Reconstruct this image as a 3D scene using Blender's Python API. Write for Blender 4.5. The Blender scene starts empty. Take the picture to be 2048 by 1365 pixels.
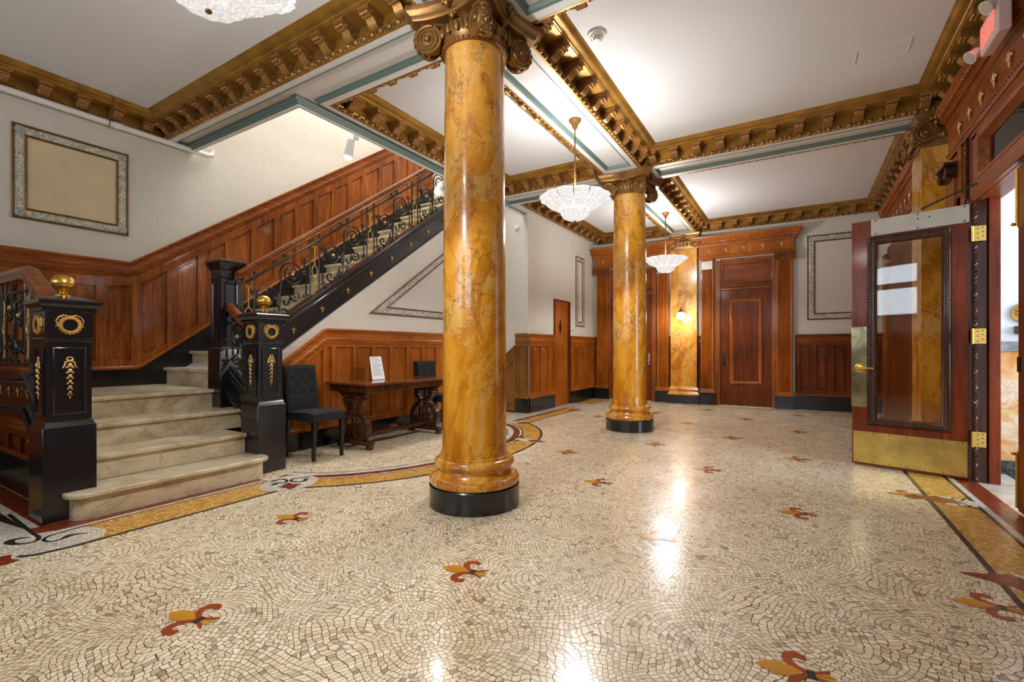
import bpy, math, random
from math import sin, cos, pi, radians, sqrt, atan2
from mathutils import Vector, Matrix
from mathutils.geometry import tessellate_polygon
random.seed(7)
V = Vector
C = bpy.context.scene.collection
SC = bpy.context.scene

# ------------------------------------------------------------------ camera
cd = bpy.data.cameras.new('camera')
cam = bpy.data.objects.new('camera', cd)
C.objects.link(cam)
cam.location = (0, 0, 1.1)
cam.rotation_euler = (pi / 2, 0, radians(31.34))
cd.sensor_fit = 'HORIZONTAL'
cd.sensor_width = 36.0
cd.lens = 942.0 / 2048 * 36
cd.shift_y = 17.1 / 2048
cd.clip_start = 0.05
cd.clip_end = 200
SC.camera = cam
SC.view_settings.view_transform = 'Standard'
SC.view_settings.look = 'None'
SC.view_settings.gamma = 1
SC.view_settings.use_curve_mapping = False
SC.view_settings.exposure = 1.1
SC.cycles.use_denoising = True
SC.cycles.max_bounces = 8
SC.cycles.diffuse_bounces = 5
SC.cycles.glossy_bounces = 4
SC.cycles.transmission_bounces = 6
SC.cycles.transparent_max_bounces = 8
SC.cycles.sample_clamp_indirect = 6.0
SC.cycles.caustics_reflective = False
SC.cycles.caustics_refractive = False

# ------------------------------------------------------------------ world, daylight and stairwell fill lamp
W = bpy.data.worlds.new('sky')
SC.world = W
W.use_nodes = True
W.node_tree.nodes['Background'].inputs[0].default_value = (0.62, 0.78, 1.0, 1)
W.node_tree.nodes['Background'].inputs[1].default_value = 1.2


def area(name, loc, rot, sx, sy, power, col=(1, 1, 1)):
    l = bpy.data.lights.new(name, 'AREA')
    l.shape = 'RECTANGLE'
    l.size = sx
    l.size_y = sy
    l.energy = power
    l.color = col
    o = bpy.data.objects.new(name, l)
    C.objects.link(o)
    o.location = loc
    o.rotation_euler = rot
    return o


DAY = (0.86, 0.93, 1.0)
for x0, x1, pw in ((-5.95, -5.0, 20), (-4.6, -2.82, 36), (-1.7, 0.3, 40)):
    area('window_daylight', ((x0 + x1) / 2, -2.95, 2.55), (pi / 2, 0, 0), x1 - x0 + 0.3, 1.7, pw, DAY)
area('stairwell_fill', (-5.15, 4.6, 6.6), (0, 0, 0), 1.7, 3.6, 85, (1, 0.98, 0.95))  # added fill lamp below the closed stairwell roof, which has no skylight
area('vestibule_daylight', (4.3, 4.2, 1.9), (0, pi / 2, 0), 2.6, 2.2, 70, DAY)

# ------------------------------------------------------------------ materials
MATS = {}


def lin(r, g, b):
    f = lambda c: ((c / 255.0 + 0.055) / 1.055) ** 2.4 if c / 255.0 > 0.04045 else c / 255.0 / 12.92
    return (f(r), f(g), f(b), 1)


class N:
    def __init__(s, name):
        s.m = bpy.data.materials.new(name)
        s.m.use_nodes = True
        s.t = s.m.node_tree
        s.b = s.t.nodes['Principled BSDF']
        MATS[name] = s.m
        s.tc = None

    def n(s, kind, **kw):
        nd = s.t.nodes.new(kind)
        for k, v in kw.items():
            if k.startswith('i_'):
                nd.inputs[k[2:]].default_value = v
            else:
                setattr(nd, k, v)
        return nd

    def l(s, a, b):
        s.t.links.new(a, b)

    def co(s, scale=(1, 1, 1), src='Object', rot=(0, 0, 0)):
        if s.tc is None:
            s.tc = s.n('ShaderNodeTexCoord')
        mp = s.n('ShaderNodeMapping')
        mp.inputs['Scale'].default_value = scale
        mp.inputs['Rotation'].default_value = rot
        s.l(s.tc.outputs[src], mp.inputs['Vector'])
        return mp.outputs[0]

    def noise(s, vec, scale, detail=4, rough=0.55, dist=0.0, dim='3D'):
        nd = s.n('ShaderNodeTexNoise')
        nd.noise_dimensions = dim
        s.l(vec, nd.inputs['Vector'])
        nd.inputs['Scale'].default_value = scale
        nd.inputs['Detail'].default_value = detail
        nd.inputs['Roughness'].default_value = rough
        nd.inputs['Distortion'].default_value = dist
        return nd

    def ramp(s, fac, stops, interp='LINEAR'):
        nd = s.n('ShaderNodeValToRGB')
        nd.color_ramp.interpolation = interp
        e = nd.color_ramp.elements
        while len(e) < len(stops):
            e.new(0.5)
        for i, (p, c) in enumerate(stops):
            e[i].position = p
            e[i].color = c
        s.l(fac, nd.inputs[0])
        return nd.outputs[0]

    def mix(s, fac, a, b, mode='MIX'):
        nd = s.n('ShaderNodeMix', data_type='RGBA', blend_type=mode)
        for i, x in ((0, fac), (6, a), (7, b)):
            if hasattr(x, 'links'):
                s.l(x, nd.inputs[i])
            else:
                nd.inputs[i].default_value = x
        return nd.outputs[2]

    def math(s, op, a, b=0.0):
        nd = s.n('ShaderNodeMath', operation=op)
        for i, x in ((0, a), (1, b)):
            if hasattr(x, 'links'):
                s.l(x, nd.inputs[i])
            else:
                nd.inputs[i].default_value = x
        return nd.outputs[0]

    def col(s, x):
        if hasattr(x, 'links'):
            s.l(x, s.b.inputs['Base Color'])
        else:
            s.b.inputs['Base Color'].default_value = x

    def set(s, **k):
        for a, v in k.items():
            s.b.inputs[a.replace('_', ' ')].default_value = v

    def bump(s, h, strength=0.3, dist=0.01):
        nd = s.n('ShaderNodeBump')
        nd.inputs['Strength'].default_value = strength
        nd.inputs['Distance'].default_value = dist
        s.l(h, nd.inputs['Height'])
        s.l(nd.outputs[0], s.b.inputs['Normal'])


def simple(name, rgb, rough=0.5, metal=0.0, bump=None, var=0.0, coat=0.0):
    m = N(name)
    c = lin(*rgb)
    if var:
        no = m.noise(m.co(), 6.0, 5)
        d = tuple(x * (1 - var) for x in c[:3]) + (1,)
        e = tuple(min(1, x * (1 + var * 0.6)) for x in c[:3]) + (1,)
        m.col(m.ramp(no.outputs[0], [(0.3, d), (0.7, e)]))
    else:
        m.col(c)
    m.set(Roughness=rough, Metallic=metal, Coat_Weight=coat, Coat_Roughness=0.15)
    if bump:
        nb = m.noise(m.co(), bump[0], 3)
        m.bump(nb.outputs[0], bump[1], bump[2])
    return m


def wood(name, dark, mid, light, axis='Z', rough=0.38, coat=0.12, var=1.0, spec=0.2):
    m = N(name)
    sc = {'Z': (14, 14, 1.0), 'Y': (14, 1.0, 14), 'X': (1.0, 14, 14)}[axis]
    a = m.noise(m.co(sc), 1.6, 6, 0.6, 0.9)
    b = m.noise(m.co(tuple(x * 4 for x in sc)), 2.2, 3, 0.6, 0.3)
    g = m.noise(m.co(), 1.4, 2, 0.5)
    f = m.mix(0.35, a.outputs[0], b.outputs[0])
    c = m.ramp(f, [(0.30, lin(*dark)), (0.5, lin(*mid)), (0.72, lin(*light))])
    c2 = m.ramp(g.outputs[0], [(0.35, (0.62, 0.58, 0.56, 1)), (0.62, (1.12, 1.08, 1.05, 1))])
    m.col(m.mix(0.8 * var, c, c2, 'MULTIPLY'))
    m.set(Roughness=rough, Coat_Weight=coat, Coat_Roughness=0.12, Specular_IOR_Level=spec)
    m.bump(b.outputs[0], 0.06, 0.004)
    return m


def mosaic(name, stops, grout, scale=44, fan=0.0, wob=0.3, rough=0.3, blotch=None, gw=0.066):
    """small stone tesserae: laid in swirling fans (fan > 0) or in straight courses"""
    m = N(name)
    base = m.co()
    sx = m.n('ShaderNodeSeparateXYZ')
    n1 = m.noise(base, scale * 0.45, 1, 0.4, dim='2D').outputs[0]
    n2 = m.noise(m.co((1, 1, 1), rot=(0, 0, 1.0)), scale * 0.5, 1, 0.4, dim='2D').outputs[0]
    seed = 0.0
    if fan:
        vc = m.n('ShaderNodeTexVoronoi', voronoi_dimensions='2D', feature='SMOOTH_F1' if False else 'F1')
        vc.inputs['Scale'].default_value = fan
        wn = m.noise(base, 2.6, 1, 0.4, dim='2D')
        off = m.n('ShaderNodeVectorMath', operation='SCALE')
        m.l(wn.outputs['Color'], off.inputs[0])
        off.inputs['Scale'].default_value = 0.16
        ad = m.n('ShaderNodeVectorMath', operation='ADD')
        m.l(base, ad.inputs[0])
        m.l(off.outputs[0], ad.inputs[1])
        m.l(ad.outputs[0], vc.inputs['Vector'])
        df = m.n('ShaderNodeVectorMath', operation='SUBTRACT')
        m.l(ad.outputs[0], df.inputs[0])
        m.l(vc.outputs['Position'], df.inputs[1])
        m.l(df.outputs[0], sx.inputs[0])
        x, y = sx.outputs[0], sx.outputs[1]
        r = m.math('SQRT', m.math('ADD', m.math('MULTIPLY', x, x), m.math('MULTIPLY', y, y)))
        ang = m.math('ARCTAN2', y, x)
        u = m.math('ADD', m.math('MULTIPLY', r, scale), m.math('MULTIPLY', n1, wob * 2))
        ring = m.math('FLOOR', u)
        v = m.math('MULTIPLY', ang, m.math('ADD', ring, 0.5))
        v = m.math('ADD', v, m.math('MULTIPLY', m.math('SINE', m.math('MULTIPLY', ring, 7.31)), 3.0))
        sc2 = m.n('ShaderNodeSeparateColor')
        m.l(vc.outputs['Color'], sc2.inputs[0])
        seed = m.math('MULTIPLY', sc2.outputs[0], 97.0)
    else:
        m.l(base, sx.inputs[0])
        u = m.math('ADD', m.math('MULTIPLY', sx.outputs[0], scale), m.math('MULTIPLY', n1, wob * 2))
        ring = m.math('FLOOR', u)
        v = m.math('ADD', m.math('MULTIPLY', sx.outputs[1], scale * 0.9), m.math('MULTIPLY', m.math('SINE', m.math('MULTIPLY', ring, 7.31)), 3.0))
    v = m.math('ADD', v, m.math('MULTIPLY', n2, wob * 2))
    cell = m.math('FLOOR', v)
    fu, fv = m.math('FRACT', u), m.math('FRACT', v)
    e = m.math('MINIMUM', m.math('MINIMUM', fu, m.math('SUBTRACT', 1.0, fu)), m.math('MINIMUM', fv, m.math('SUBTRACT', 1.0, fv)))
    cx = m.n('ShaderNodeCombineXYZ')
    for i, q in enumerate((ring, cell, seed)):
        if hasattr(q, 'links'):
            m.l(q, cx.inputs[i])
    wt = m.n('ShaderNodeTexWhiteNoise', noise_dimensions='3D')
    m.l(cx.outputs[0], wt.inputs[0])
    tile = m.ramp(wt.outputs[0], stops)
    st = m.noise(base, 90, 2, dim='2D')
    tile = m.mix(0.35, tile, m.ramp(st.outputs[0], [(0.3, (0.7, 0.66, 0.6, 1)), (0.6, (1.05, 1.05, 1.05, 1))]), 'MULTIPLY')
    if blotch:
        bn = m.noise(base, 0.9, 3, 0.6, dim='2D')
        tile = m.mix(0.75, tile, m.ramp(bn.outputs[0], [(0.36, blotch[0]), (0.62, blotch[1])]), 'MULTIPLY')
    edge = m.ramp(e, [(gw * 0.45, (0, 0, 0, 1)), (gw * 1.25, (1, 1, 1, 1))])
    m.col(m.mix(edge, lin(*grout), tile))
    rr = m.noise(base, 3.0, 3, dim='2D')
    r = m.ramp(rr.outputs[0], [(0.3, (rough * 0.75,) * 3 + (1,)), (0.7, (rough * 1.35,) * 3 + (1,))])
    m.l(r, m.b.inputs['Roughness'])
    m.bump(edge, 0.2, 0.0015)
    m.set(Coat_Weight=0.15, Coat_Roughness=0.1)
    return m


mosaic('mosaic_cream', [(0.0, lin(158, 148, 130)), (0.04, lin(198, 184, 158)), (0.2, lin(226, 210, 180)), (0.62, lin(240, 225, 196)), (1.0, lin(250, 240, 220))],
       (88, 62, 34), 42, 1.7, 0.5, 0.23, ((0.93, 0.88, 0.80, 1), (1.08, 1.07, 1.05, 1)))
mosaic('mosaic_yellow', [(0.0, lin(176, 124, 46)), (0.5, lin(214, 162, 74)), (1.0, lin(232, 186, 104))], (120, 84, 34), 46, 0, 0.15)
mosaic('mosaic_red', [(0.0, lin(96, 34, 14)), (0.5, lin(132, 52, 24)), (1.0, lin(156, 70, 36))], (84, 34, 18), 70, 0, 0.2)
mosaic('mosaic_black', [(0.0, lin(26, 25, 24)), (0.5, lin(40, 38, 35)), (1.0, lin(58, 55, 50))], (20, 18, 16), 50, 0, 0.2)
mosaic('mosaic_white', [(0.0, lin(188, 182, 166)), (0.5, lin(216, 210, 196)), (1.0, lin(234, 230, 220))], (140, 120, 96), 50, 0, 0.2)
simple('inlay_amber', (204, 142, 36), 0.28, var=0.25)
simple('inlay_rust', (156, 66, 24), 0.28, var=0.25)
simple('inlay_dark', (44, 40, 38), 0.28, var=0.2)


def gold_marble():
    m = N('siena_marble')
    co = m.co((1, 1, 0.62))
    a = m.noise(co, 2.1, 5, 0.55, 1.3)
    base = m.ramp(a.outputs[0], [(0.32, lin(176, 104, 12)), (0.44, lin(208, 136, 22)), (0.52, lin(222, 160, 52)), (0.60, lin(212, 142, 32)), (0.70, lin(226, 176, 88))])
    # sharp-edged patches of pale stone and brown matrix
    p = m.noise(m.co((1, 1, 0.65)), 2.4, 9, 0.66, 0.9)
    pm = m.ramp(p.outputs[0], [(0.515, (0, 0, 0, 1)), (0.525, (1, 1, 1, 1))])
    c = m.mix(m.math('MULTIPLY', pm, 0.55), base, lin(218, 172, 98))
    q = m.noise(m.co((1.3, 1.3, 0.7), rot=(0, 0, 1)), 2.6, 9, 0.7, 1.1)
    qm = m.ramp(q.outputs[0], [(0.54, (0, 0, 0, 1)), (0.55, (1, 1, 1, 1))])
    c = m.mix(m.math('MULTIPLY', qm, 0.6), c, lin(172, 100, 18))
    g = m.noise(m.co((1, 1, 0.35)), 1.6, 5, 0.6, 0.6)
    gm = m.ramp(g.outputs[0], [(0.56, (0, 0, 0, 1)), (0.66, (1, 1, 1, 1))])
    c = m.mix(m.math('MULTIPLY', gm, 0.6), c, lin(172, 128, 92))
    # veins
    wv = m.noise(m.co(), 3.0, 6, 0.7)
    ad = m.n('ShaderNodeVectorMath', operation='ADD')
    m.l(m.co((1, 1, 0.55)), ad.inputs[0])
    sc = m.n('ShaderNodeVectorMath', operation='SCALE')
    m.l(wv.outputs['Color'], sc.inputs[0])
    sc.inputs['Scale'].default_value = 0.55
    m.l(sc.outputs[0], ad.inputs[1])
    vo = m.n('ShaderNodeTexVoronoi', feature='DISTANCE_TO_EDGE')
    m.l(ad.outputs[0], vo.inputs['Vector'])
    vo.inputs['Scale'].default_value = 4.2
    vein = m.ramp(vo.outputs['Distance'], [(0.0, (1, 1, 1, 1)), (0.03, (0, 0, 0, 1))])
    vmask = m.ramp(m.noise(m.co(), 1.3, 3).outputs[0], [(0.36, (0, 0, 0, 1)), (0.52, (1, 1, 1, 1))])
    f = m.math('MULTIPLY', vein, vmask)
    c = m.mix(m.math('MULTIPLY', f, 0.75), c, lin(84, 46, 18))
    vo2 = m.n('ShaderNodeTexVoronoi', feature='DISTANCE_TO_EDGE')
    m.l(ad.outputs[0], vo2.inputs['Vector'])
    vo2.inputs['Scale'].default_value = 15
    v2 = m.ramp(vo2.outputs['Distance'], [(0.0, (1, 1, 1, 1)), (0.03, (0, 0, 0, 1))])
    m2 = m.ramp(m.noise(m.co((1, 1, 0.6)), 2.6, 4).outputs[0], [(0.51, (0, 0, 0, 1)), (0.58, (1, 1, 1, 1))])
    c = m.mix(m.math('MULTIPLY', m.math('MULTIPLY', v2, m2), 0.7), c, lin(96, 52, 16))
    m.col(c)
    m.set(Roughness=0.24, Coat_Weight=0.35, Coat_Roughness=0.06)


gold_marble()


def pale_marble(name, a, b, c, veins, rough=0.3):
    m = N(name)
    n1 = m.noise(m.co((1, 1, 1.4)), 3.0, 7, 0.62, 0.9)
    base = m.ramp(n1.outputs[0], [(0.3, lin(*a)), (0.5, lin(*b)), (0.7, lin(*c))])
    n2 = m.noise(m.co((1, 1, 2)), 1.7, 8, 0.7, 1.5)
    v = m.ramp(n2.outputs[0], [(0.47, (0, 0, 0, 1)), (0.5, (1, 1, 1, 1)), (0.53, (0, 0, 0, 1))])
    m.col(m.mix(m.math('MULTIPLY', v, 0.45), base, lin(*veins)))
    m.set(Roughness=rough, Coat_Weight=0.2)


pale_marble('stair_marble', (164, 148, 118), (202, 188, 158), (220, 210, 186), (132, 116, 88))
pale_marble('threshold_marble', (178, 168, 152), (206, 198, 184), (222, 214, 202), (150, 138, 120))
pale_marble('grey_marble', (120, 124, 126), (168, 172, 172), (200, 202, 200), (84, 90, 94))
pale_marble('vestibule_marble', (206, 132, 50), (222, 186, 138), (226, 216, 206), (176, 92, 40), 0.2)
pale_marble('dark_marble', (20, 24, 24), (34, 40, 38), (60, 70, 66), (120, 130, 124), 0.15)

wood('mahogany', (80, 38, 10), (142, 76, 26), (182, 110, 48), 'Z', 0.33, 0.3)
wood('mahogany_across', (80, 38, 10), (138, 72, 24), (176, 104, 44), 'Y')
wood('mahogany_wide', (70, 32, 10), (120, 60, 22), (154, 84, 34), 'X')
wood('mahogany_deep', (62, 25, 6), (106, 49, 15), (134, 72, 28), 'Z', 0.4, 0.08, 1.0, 0.15)
wood('orange_oak', (120, 60, 12), (164, 90, 24), (192, 116, 42), 'Z')
wood('orange_oak_across', (120, 60, 12), (164, 90, 24), (192, 116, 42), 'Y')
wood('rail_wood', (84, 44, 20), (128, 74, 38), (158, 100, 58), 'Y', 0.22)
wood('carved_walnut', (34, 18, 10), (70, 40, 22), (100, 64, 38), 'Z', 0.3, 0.3)
wood('walnut_top', (70, 36, 18), (112, 62, 32), (140, 86, 50), 'Y', 0.16, 0.5)
wood('door_mahogany', (70, 22, 4), (118, 46, 11), (148, 68, 22), 'Z', 0.36, 0.15, 1.0, 0.2)
wood('tan_oak', (104, 66, 28), (136, 90, 42), (156, 108, 58), 'Z')

simple('black_paint', (17, 20, 25), 0.25, bump=(60, 0.12, 0.003), var=0.3, coat=0.5)
simple('black_stone', (17, 19, 22), 0.2, var=0.5, coat=0.3)
simple('wrought_iron', (66, 64, 62), 0.3, metal=0.85)
simple('worn_gold', (206, 158, 80), 0.42, metal=0.5, var=0.4)
simple('pale_gold', (220, 186, 122), 0.4, metal=0.45, var=0.3)
simple('cornice_gold', (168, 126, 54), 0.36, metal=0.55, var=0.35, bump=(40, 0.1, 0.003))
simple('cornice_bronze', (154, 112, 62), 0.38, metal=0.55, var=0.4, bump=(70, 0.2, 0.004))
simple('capital_bronze', (140, 100, 52), 0.38, metal=0.55, var=0.35, bump=(50, 0.15, 0.003))
simple('polished_brass', (204, 160, 78), 0.3, metal=0.9)
simple('kick_brass', (200, 168, 88), 0.3, metal=0.9, var=0.3)
simple('push_brass', (176, 170, 132), 0.2, metal=1.0, var=0.7)
simple('hinge_brass', (216, 176, 92), 0.25, metal=0.9)
simple('steel', (188, 186, 182), 0.3, metal=0.9)
simple('brushed_plate', (178, 170, 156), 0.4, metal=0.25, var=0.12)
simple('wall_plaster', (206, 201, 191), 0.75, bump=(26, 0.35, 0.012), var=0.03)
simple('wall_smooth', (206, 201, 191), 0.7, bump=(14, 0.15, 0.01))
simple('ceiling_white', (220, 223, 228), 0.6, bump=(3, 0.12, 0.02))
simple('soffit_white', (214, 215, 216), 0.5)
simple('sage_paint', (92, 112, 106), 0.45)
simple('cream_canvas', (212, 194, 158), 0.8, bump=(50, 0.3, 0.004), var=0.05)
simple('moulding_bronze', (120, 84, 40), 0.45, metal=0.3, var=0.3)
simple('white_metal', (226, 224, 220), 0.35)
simple('white_plastic', (224, 222, 218), 0.4)
simple('pink_plastic', (214, 190, 184), 0.35)
simple('dark_plastic', (44, 44, 48), 0.5)
simple('black_fabric', (21, 23, 27), 0.9, bump=(400, 0.5, 0.002), var=0.2)
simple('black_leg', (20, 18, 18), 0.35)
simple('paper', (232, 234, 238), 0.7)
simple('print_grey', (120, 122, 130), 0.8)
simple('mirror_gold', (190, 170, 120), 0.4, metal=0.4)


def silver_relief(name, a, b, c):
    m = N(name)
    w = m.noise(m.co(), 20, 2, 0.5, 2.6)
    m.col(m.ramp(w.outputs[0], [(0.38, lin(*a)), (0.5, lin(*b)), (0.6, lin(*c))]))
    m.set(Roughness=0.45, Metallic=0.15)
    m.bump(w.outputs[0], 0.8, 0.02)


silver_relief('silver_relief', (140, 140, 132), (190, 192, 186), (214, 216, 210))
silver_relief('cream_relief', (160, 162, 146), (202, 200, 182), (216, 214, 198))


def glow(name, rgb, strength, base=(255, 255, 255)):
    m = N(name)
    m.col(lin(*base))
    m.b.inputs['Emission Color'].default_value = lin(*rgb)
    m.b.inputs['Emission Strength'].default_value = strength
    m.set(Roughness=0.25)
    return m


def pendant_glass():
    m = N('pendant_glass')
    n = m.noise(m.co(), 60, 4, 0.6)
    m.col(m.ramp(n.outputs[0], [(0.35, lin(150, 152, 154)), (0.6, lin(205, 206, 206))]))
    m.l(m.ramp(n.outputs[0], [(0.35, (0.72, 0.74, 0.76, 1)), (0.6, (1, 1, 0.98, 1))]), m.b.inputs['Emission Color'])
    m.b.inputs['Emission Strength'].default_value = 0.36
    m.set(Roughness=0.2, Coat_Weight=0.5)
    m.bump(n.outputs[0], 0.4, 0.004)


pendant_glass()
glow('bulb_glow', (255, 246, 230), 14)
glow('globe_glow', (250, 248, 255), 5)
glow('spot_glow', (255, 248, 235), 5)
glow('spot_glow_bright', (255, 250, 240), 14)
glow('exit_red', (255, 70, 56), 0.9, (255, 120, 110))


def pane():
    m = N('clear_glass')
    t = m.t
    t.nodes.remove(m.b)
    out = [n for n in t.nodes if n.type == 'OUTPUT_MATERIAL'][0]
    tr = m.n('ShaderNodeBsdfTransparent')
    tr.inputs[0].default_value = (0.97, 0.98, 0.97, 1)
    gl = m.n('ShaderNodeBsdfGlossy')
    gl.inputs['Roughness'].default_value = 0.02
    fr = m.n('ShaderNodeFresnel')
    fr.inputs['IOR'].default_value = 1.55
    mx = m.n('ShaderNodeMixShader')
    m.l(fr.outputs[0], mx.inputs[0])
    m.l(tr.outputs[0], mx.inputs[1])
    m.l(gl.outputs[0], mx.inputs[2])
    m.l(mx.outputs[0], out.inputs['Surface'])


pane()


# ------------------------------------------------------------------ mesh helpers
class M:
    def __init__(s):
        s.v, s.f, s.mi, s.cur = [], [], [], 0

    def add(s, vs, fs):
        o = len(s.v)
        s.v += [tuple(p) for p in vs]
        for f in fs:
            s.f.append([i + o for i in f])
            s.mi.append(s.cur)
        return s

    def box(s, x0, x1, y0, y1, z0, z1):
        vs = [(x, y, z) for z in (z0, z1) for y in (y0, y1) for x in (x0, x1)]
        return s.add(vs, [(0, 2, 3, 1), (4, 5, 7, 6), (0, 1, 5, 4), (2, 6, 7, 3), (0, 4, 6, 2), (1, 3, 7, 5)])

    def frustum(s, cx, cy, z0, z1, a0, b0, a1, b1):
        vs = [(cx + i * a0, cy + j * b0, z0) for j in (-1, 1) for i in (-1, 1)] + [(cx + i * a1, cy + j * b1, z1) for j in (-1, 1) for i in (-1, 1)]
        return s.add(vs, [(0, 2, 3, 1), (4, 5, 7, 6), (0, 1, 5, 4), (2, 6, 7, 3), (0, 4, 6, 2), (1, 3, 7, 5)])

    def poly(s, pts, n, d):
        """prism: polygon pts pushed by vector n*d"""
        n = V(n) * d
        k = len(pts)
        a = [V(p) for p in pts]
        b = [p + n for p in a]
        s.add(a + b, [tuple(range(k))[::-1], tuple(range(k, 2 * k))] + [(i, (i + 1) % k, k + (i + 1) % k, k + i) for i in range(k)])
        return s

    def loft(s, rings, closed=True, caps=False, loop=False):
        k = len(rings[0])
        o = len(s.v)
        vs = [p for r in rings for p in r]
        fs = []
        R = len(rings)
        for i in range(R if loop else R - 1):
            a, b = i * k, ((i + 1) % R) * k
            for j in range(k if closed else k - 1):
                j2 = (j + 1) % k
                fs.append((a + j, a + j2, b + j2, b + j))
        if caps:
            fs.append(tuple(range(k))[::-1])
            fs.append(tuple((R - 1) * k + j for j in range(k)))
        return s.add(vs, fs)

    def lathe(s, prof, cx=0, cy=0, seg=32, cz=0, sq=None):
        rings = []
        for r, z in prof:
            rings.append([(cx + r * cos(2 * pi * j / seg), cy + r * sin(2 * pi * j / seg), cz + z) for j in range(seg)])
        return s.loft(rings, True, True)

    def cyl(s, p0, p1, r0, r1=None, seg=16):
        r1 = r0 if r1 is None else r1
        p0, p1 = V(p0), V(p1)
        d = (p1 - p0).normalized()
        u = d.orthogonal().normalized()
        w = d.cross(u)
        return s.loft([[p + u * r * cos(2 * pi * j / seg) + w * r * sin(2 * pi * j / seg) for j in range(seg)] for p, r in ((p0, r0), (p1, r1))], True, True)

    def ball(s, c, rx, ry=None, rz=None, seg=12, rings=8, rot=None):
        ry = rx if ry is None else ry
        rz = rx if rz is None else rz
        c = V(c)
        rr = []
        for i in range(rings + 1):
            a = -pi / 2 + pi * i / rings
            q = max(cos(a), 0.02)
            ring = []
            for j in range(seg):
                p = V((rx * q * cos(2 * pi * j / seg), ry * q * sin(2 * pi * j / seg), rz * sin(a)))
                if rot is not None:
                    p = rot @ p
                ring.append(c + p)
            rr.append(ring)
        return s.loft(rr, True, True)

    def tube(s, pts, r, seg=6, loop=False):
        pts = [V(p) for p in pts]
        n = len(pts)
        rad = r if isinstance(r, (list, tuple)) else [r] * n
        tans = []
        for i in range(n):
            a = pts[(i - 1) % n] if (loop or i > 0) else pts[i]
            b = pts[(i + 1) % n] if (loop or i < n - 1) else pts[i]
            tans.append((b - a).normalized())
        u = tans[0].orthogonal().normalized()
        rings = []
        for i in range(n):
            u = (u - tans[i] * u.dot(tans[i]))
            u = u.normalized() if u.length > 1e-6 else tans[i].orthogonal().normalized()
            w = tans[i].cross(u)
            rings.append([pts[i] + (u * cos(2 * pi * j / seg) + w * sin(2 * pi * j / seg)) * rad[i] for j in range(seg)])
        return s.loft(rings, True, not loop, loop)

    def sweep(s, path, outs, prof, caps=True, closed=True):
        """profile (o, z): o along outs, z straight up; sections stay upright so kinks mitre"""
        if not isinstance(outs, list):
            outs = [outs] * len(path)
        rings = [[V(p) + V(o) * a + V((0, 0, b)) for a, b in prof] for p, o in zip(path, outs)]
        return s.loft(rings, closed, caps and closed)

    def ring(s, poly, n, prof, closed=True):
        """mitred moulding round a polygon; profile (inset towards the middle, height along n)"""
        n = V(n).normalized()
        P = [V(p) for p in poly]
        k = len(P)
        cen = sum(P, V()) / k
        area = sum((P[i] - cen).cross(P[(i + 1) % k] - cen).dot(n) for i in range(k))
        sg = 1 if area > 0 else -1
        mit = []
        for i in range(k):
            d1 = (P[i] - P[i - 1]).normalized()
            d2 = (P[(i + 1) % k] - P[i]).normalized()
            n1, n2 = n.cross(d1) * sg, n.cross(d2) * sg
            mit.append((n1 + n2) / (1 + n1.dot(n2)))
        rings = [[P[i] + mit[i] * a + n * b for a, b in prof] for i in range(k)]
        return s.loft(rings, closed, False, True)

    def flat(s, outer, holes, z, up=True):
        loops = [[V((x, y, z)) for x, y in outer]] + [[V((x, y, z)) for x, y in h] for h in holes]
        pts = [p for l in loops for p in l]
        tris = tessellate_polygon(loops)
        fs = []
        for t in tris:
            a, b, c = (pts[i] for i in t)
            nz = (b - a).cross(c - a).z
            if abs(nz) < 1e-10:
                continue
            t = tuple(t)
            fs.append(t if (nz > 0) == up else t[::-1])
        return s.add(pts, fs)

    def build(s, name, mat, parent=None, smooth=35, bevel=0, local=False, seg=2):
        me = bpy.data.meshes.new(name)
        off = V((0, 0, 0))
        if parent is not None and not local:
            q = parent
            while q is not None:
                off += q.location
                q = q.parent
        me.from_pydata([tuple(V(p) - off) for p in s.v], [], s.f)
        for m in (mat if isinstance(mat, (list, tuple)) else [mat]):
            me.materials.append(MATS[m])
        me.polygons.foreach_set('material_index', s.mi)
        if smooth:
            me.polygons.foreach_set('use_smooth', [True] * len(me.polygons))
            me.update()
            me.set_sharp_from_angle(angle=radians(smooth))
        me.validate()
        o = bpy.data.objects.new(name, me)
        C.objects.link(o)
        o.parent = parent
        if bevel:
            b = o.modifiers.new('bevel', 'BEVEL')
            b.width = bevel
            b.segments = seg
            b.limit_method = 'ANGLE'
            b.angle_limit = radians(40)
            b.harden_normals = False
        return o


def tag(o, label=None, cat=None, group=None, kind=None):
    if label:
        o['label'] = label
    if cat:
        o['category'] = cat
    if group:
        o['group'] = group
    if kind:
        o['kind'] = kind
    return o


def thing(name, loc, label=None, cat=None, group=None, kind=None, rz=0):
    o = bpy.data.objects.new(name, None)
    o.empty_display_size = 0.1
    C.objects.link(o)
    o.location = loc
    o.rotation_euler = (0, 0, rz)
    return tag(o, label, cat, group, kind)


def struct(name, m, mat, smooth=0, bevel=0):
    return tag(m.build(name, mat, None, smooth, bevel), kind='structure')


def copy_tree(o, parent=None):
    c = o.copy()
    C.objects.link(c)
    c.parent = parent
    for ch in list(o.children):
        copy_tree(ch, c)
    return c


def spiral(c, r, turns, a0, ax=(0, 1, 0), az=(0, 0, 1), r_end=0.12, n=26, hand=1):
    """points from the outside rim in towards the eye"""
    c, ax, az = V(c), V(ax), V(az)
    out = []
    for i in range(n + 1):
        t = i / n
        a = a0 + hand * turns * 2 * pi * t
        q = r * (1 - t * (1 - r_end))
        out.append(c + ax * q * cos(a) + az * q * sin(a))
    return out


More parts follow.
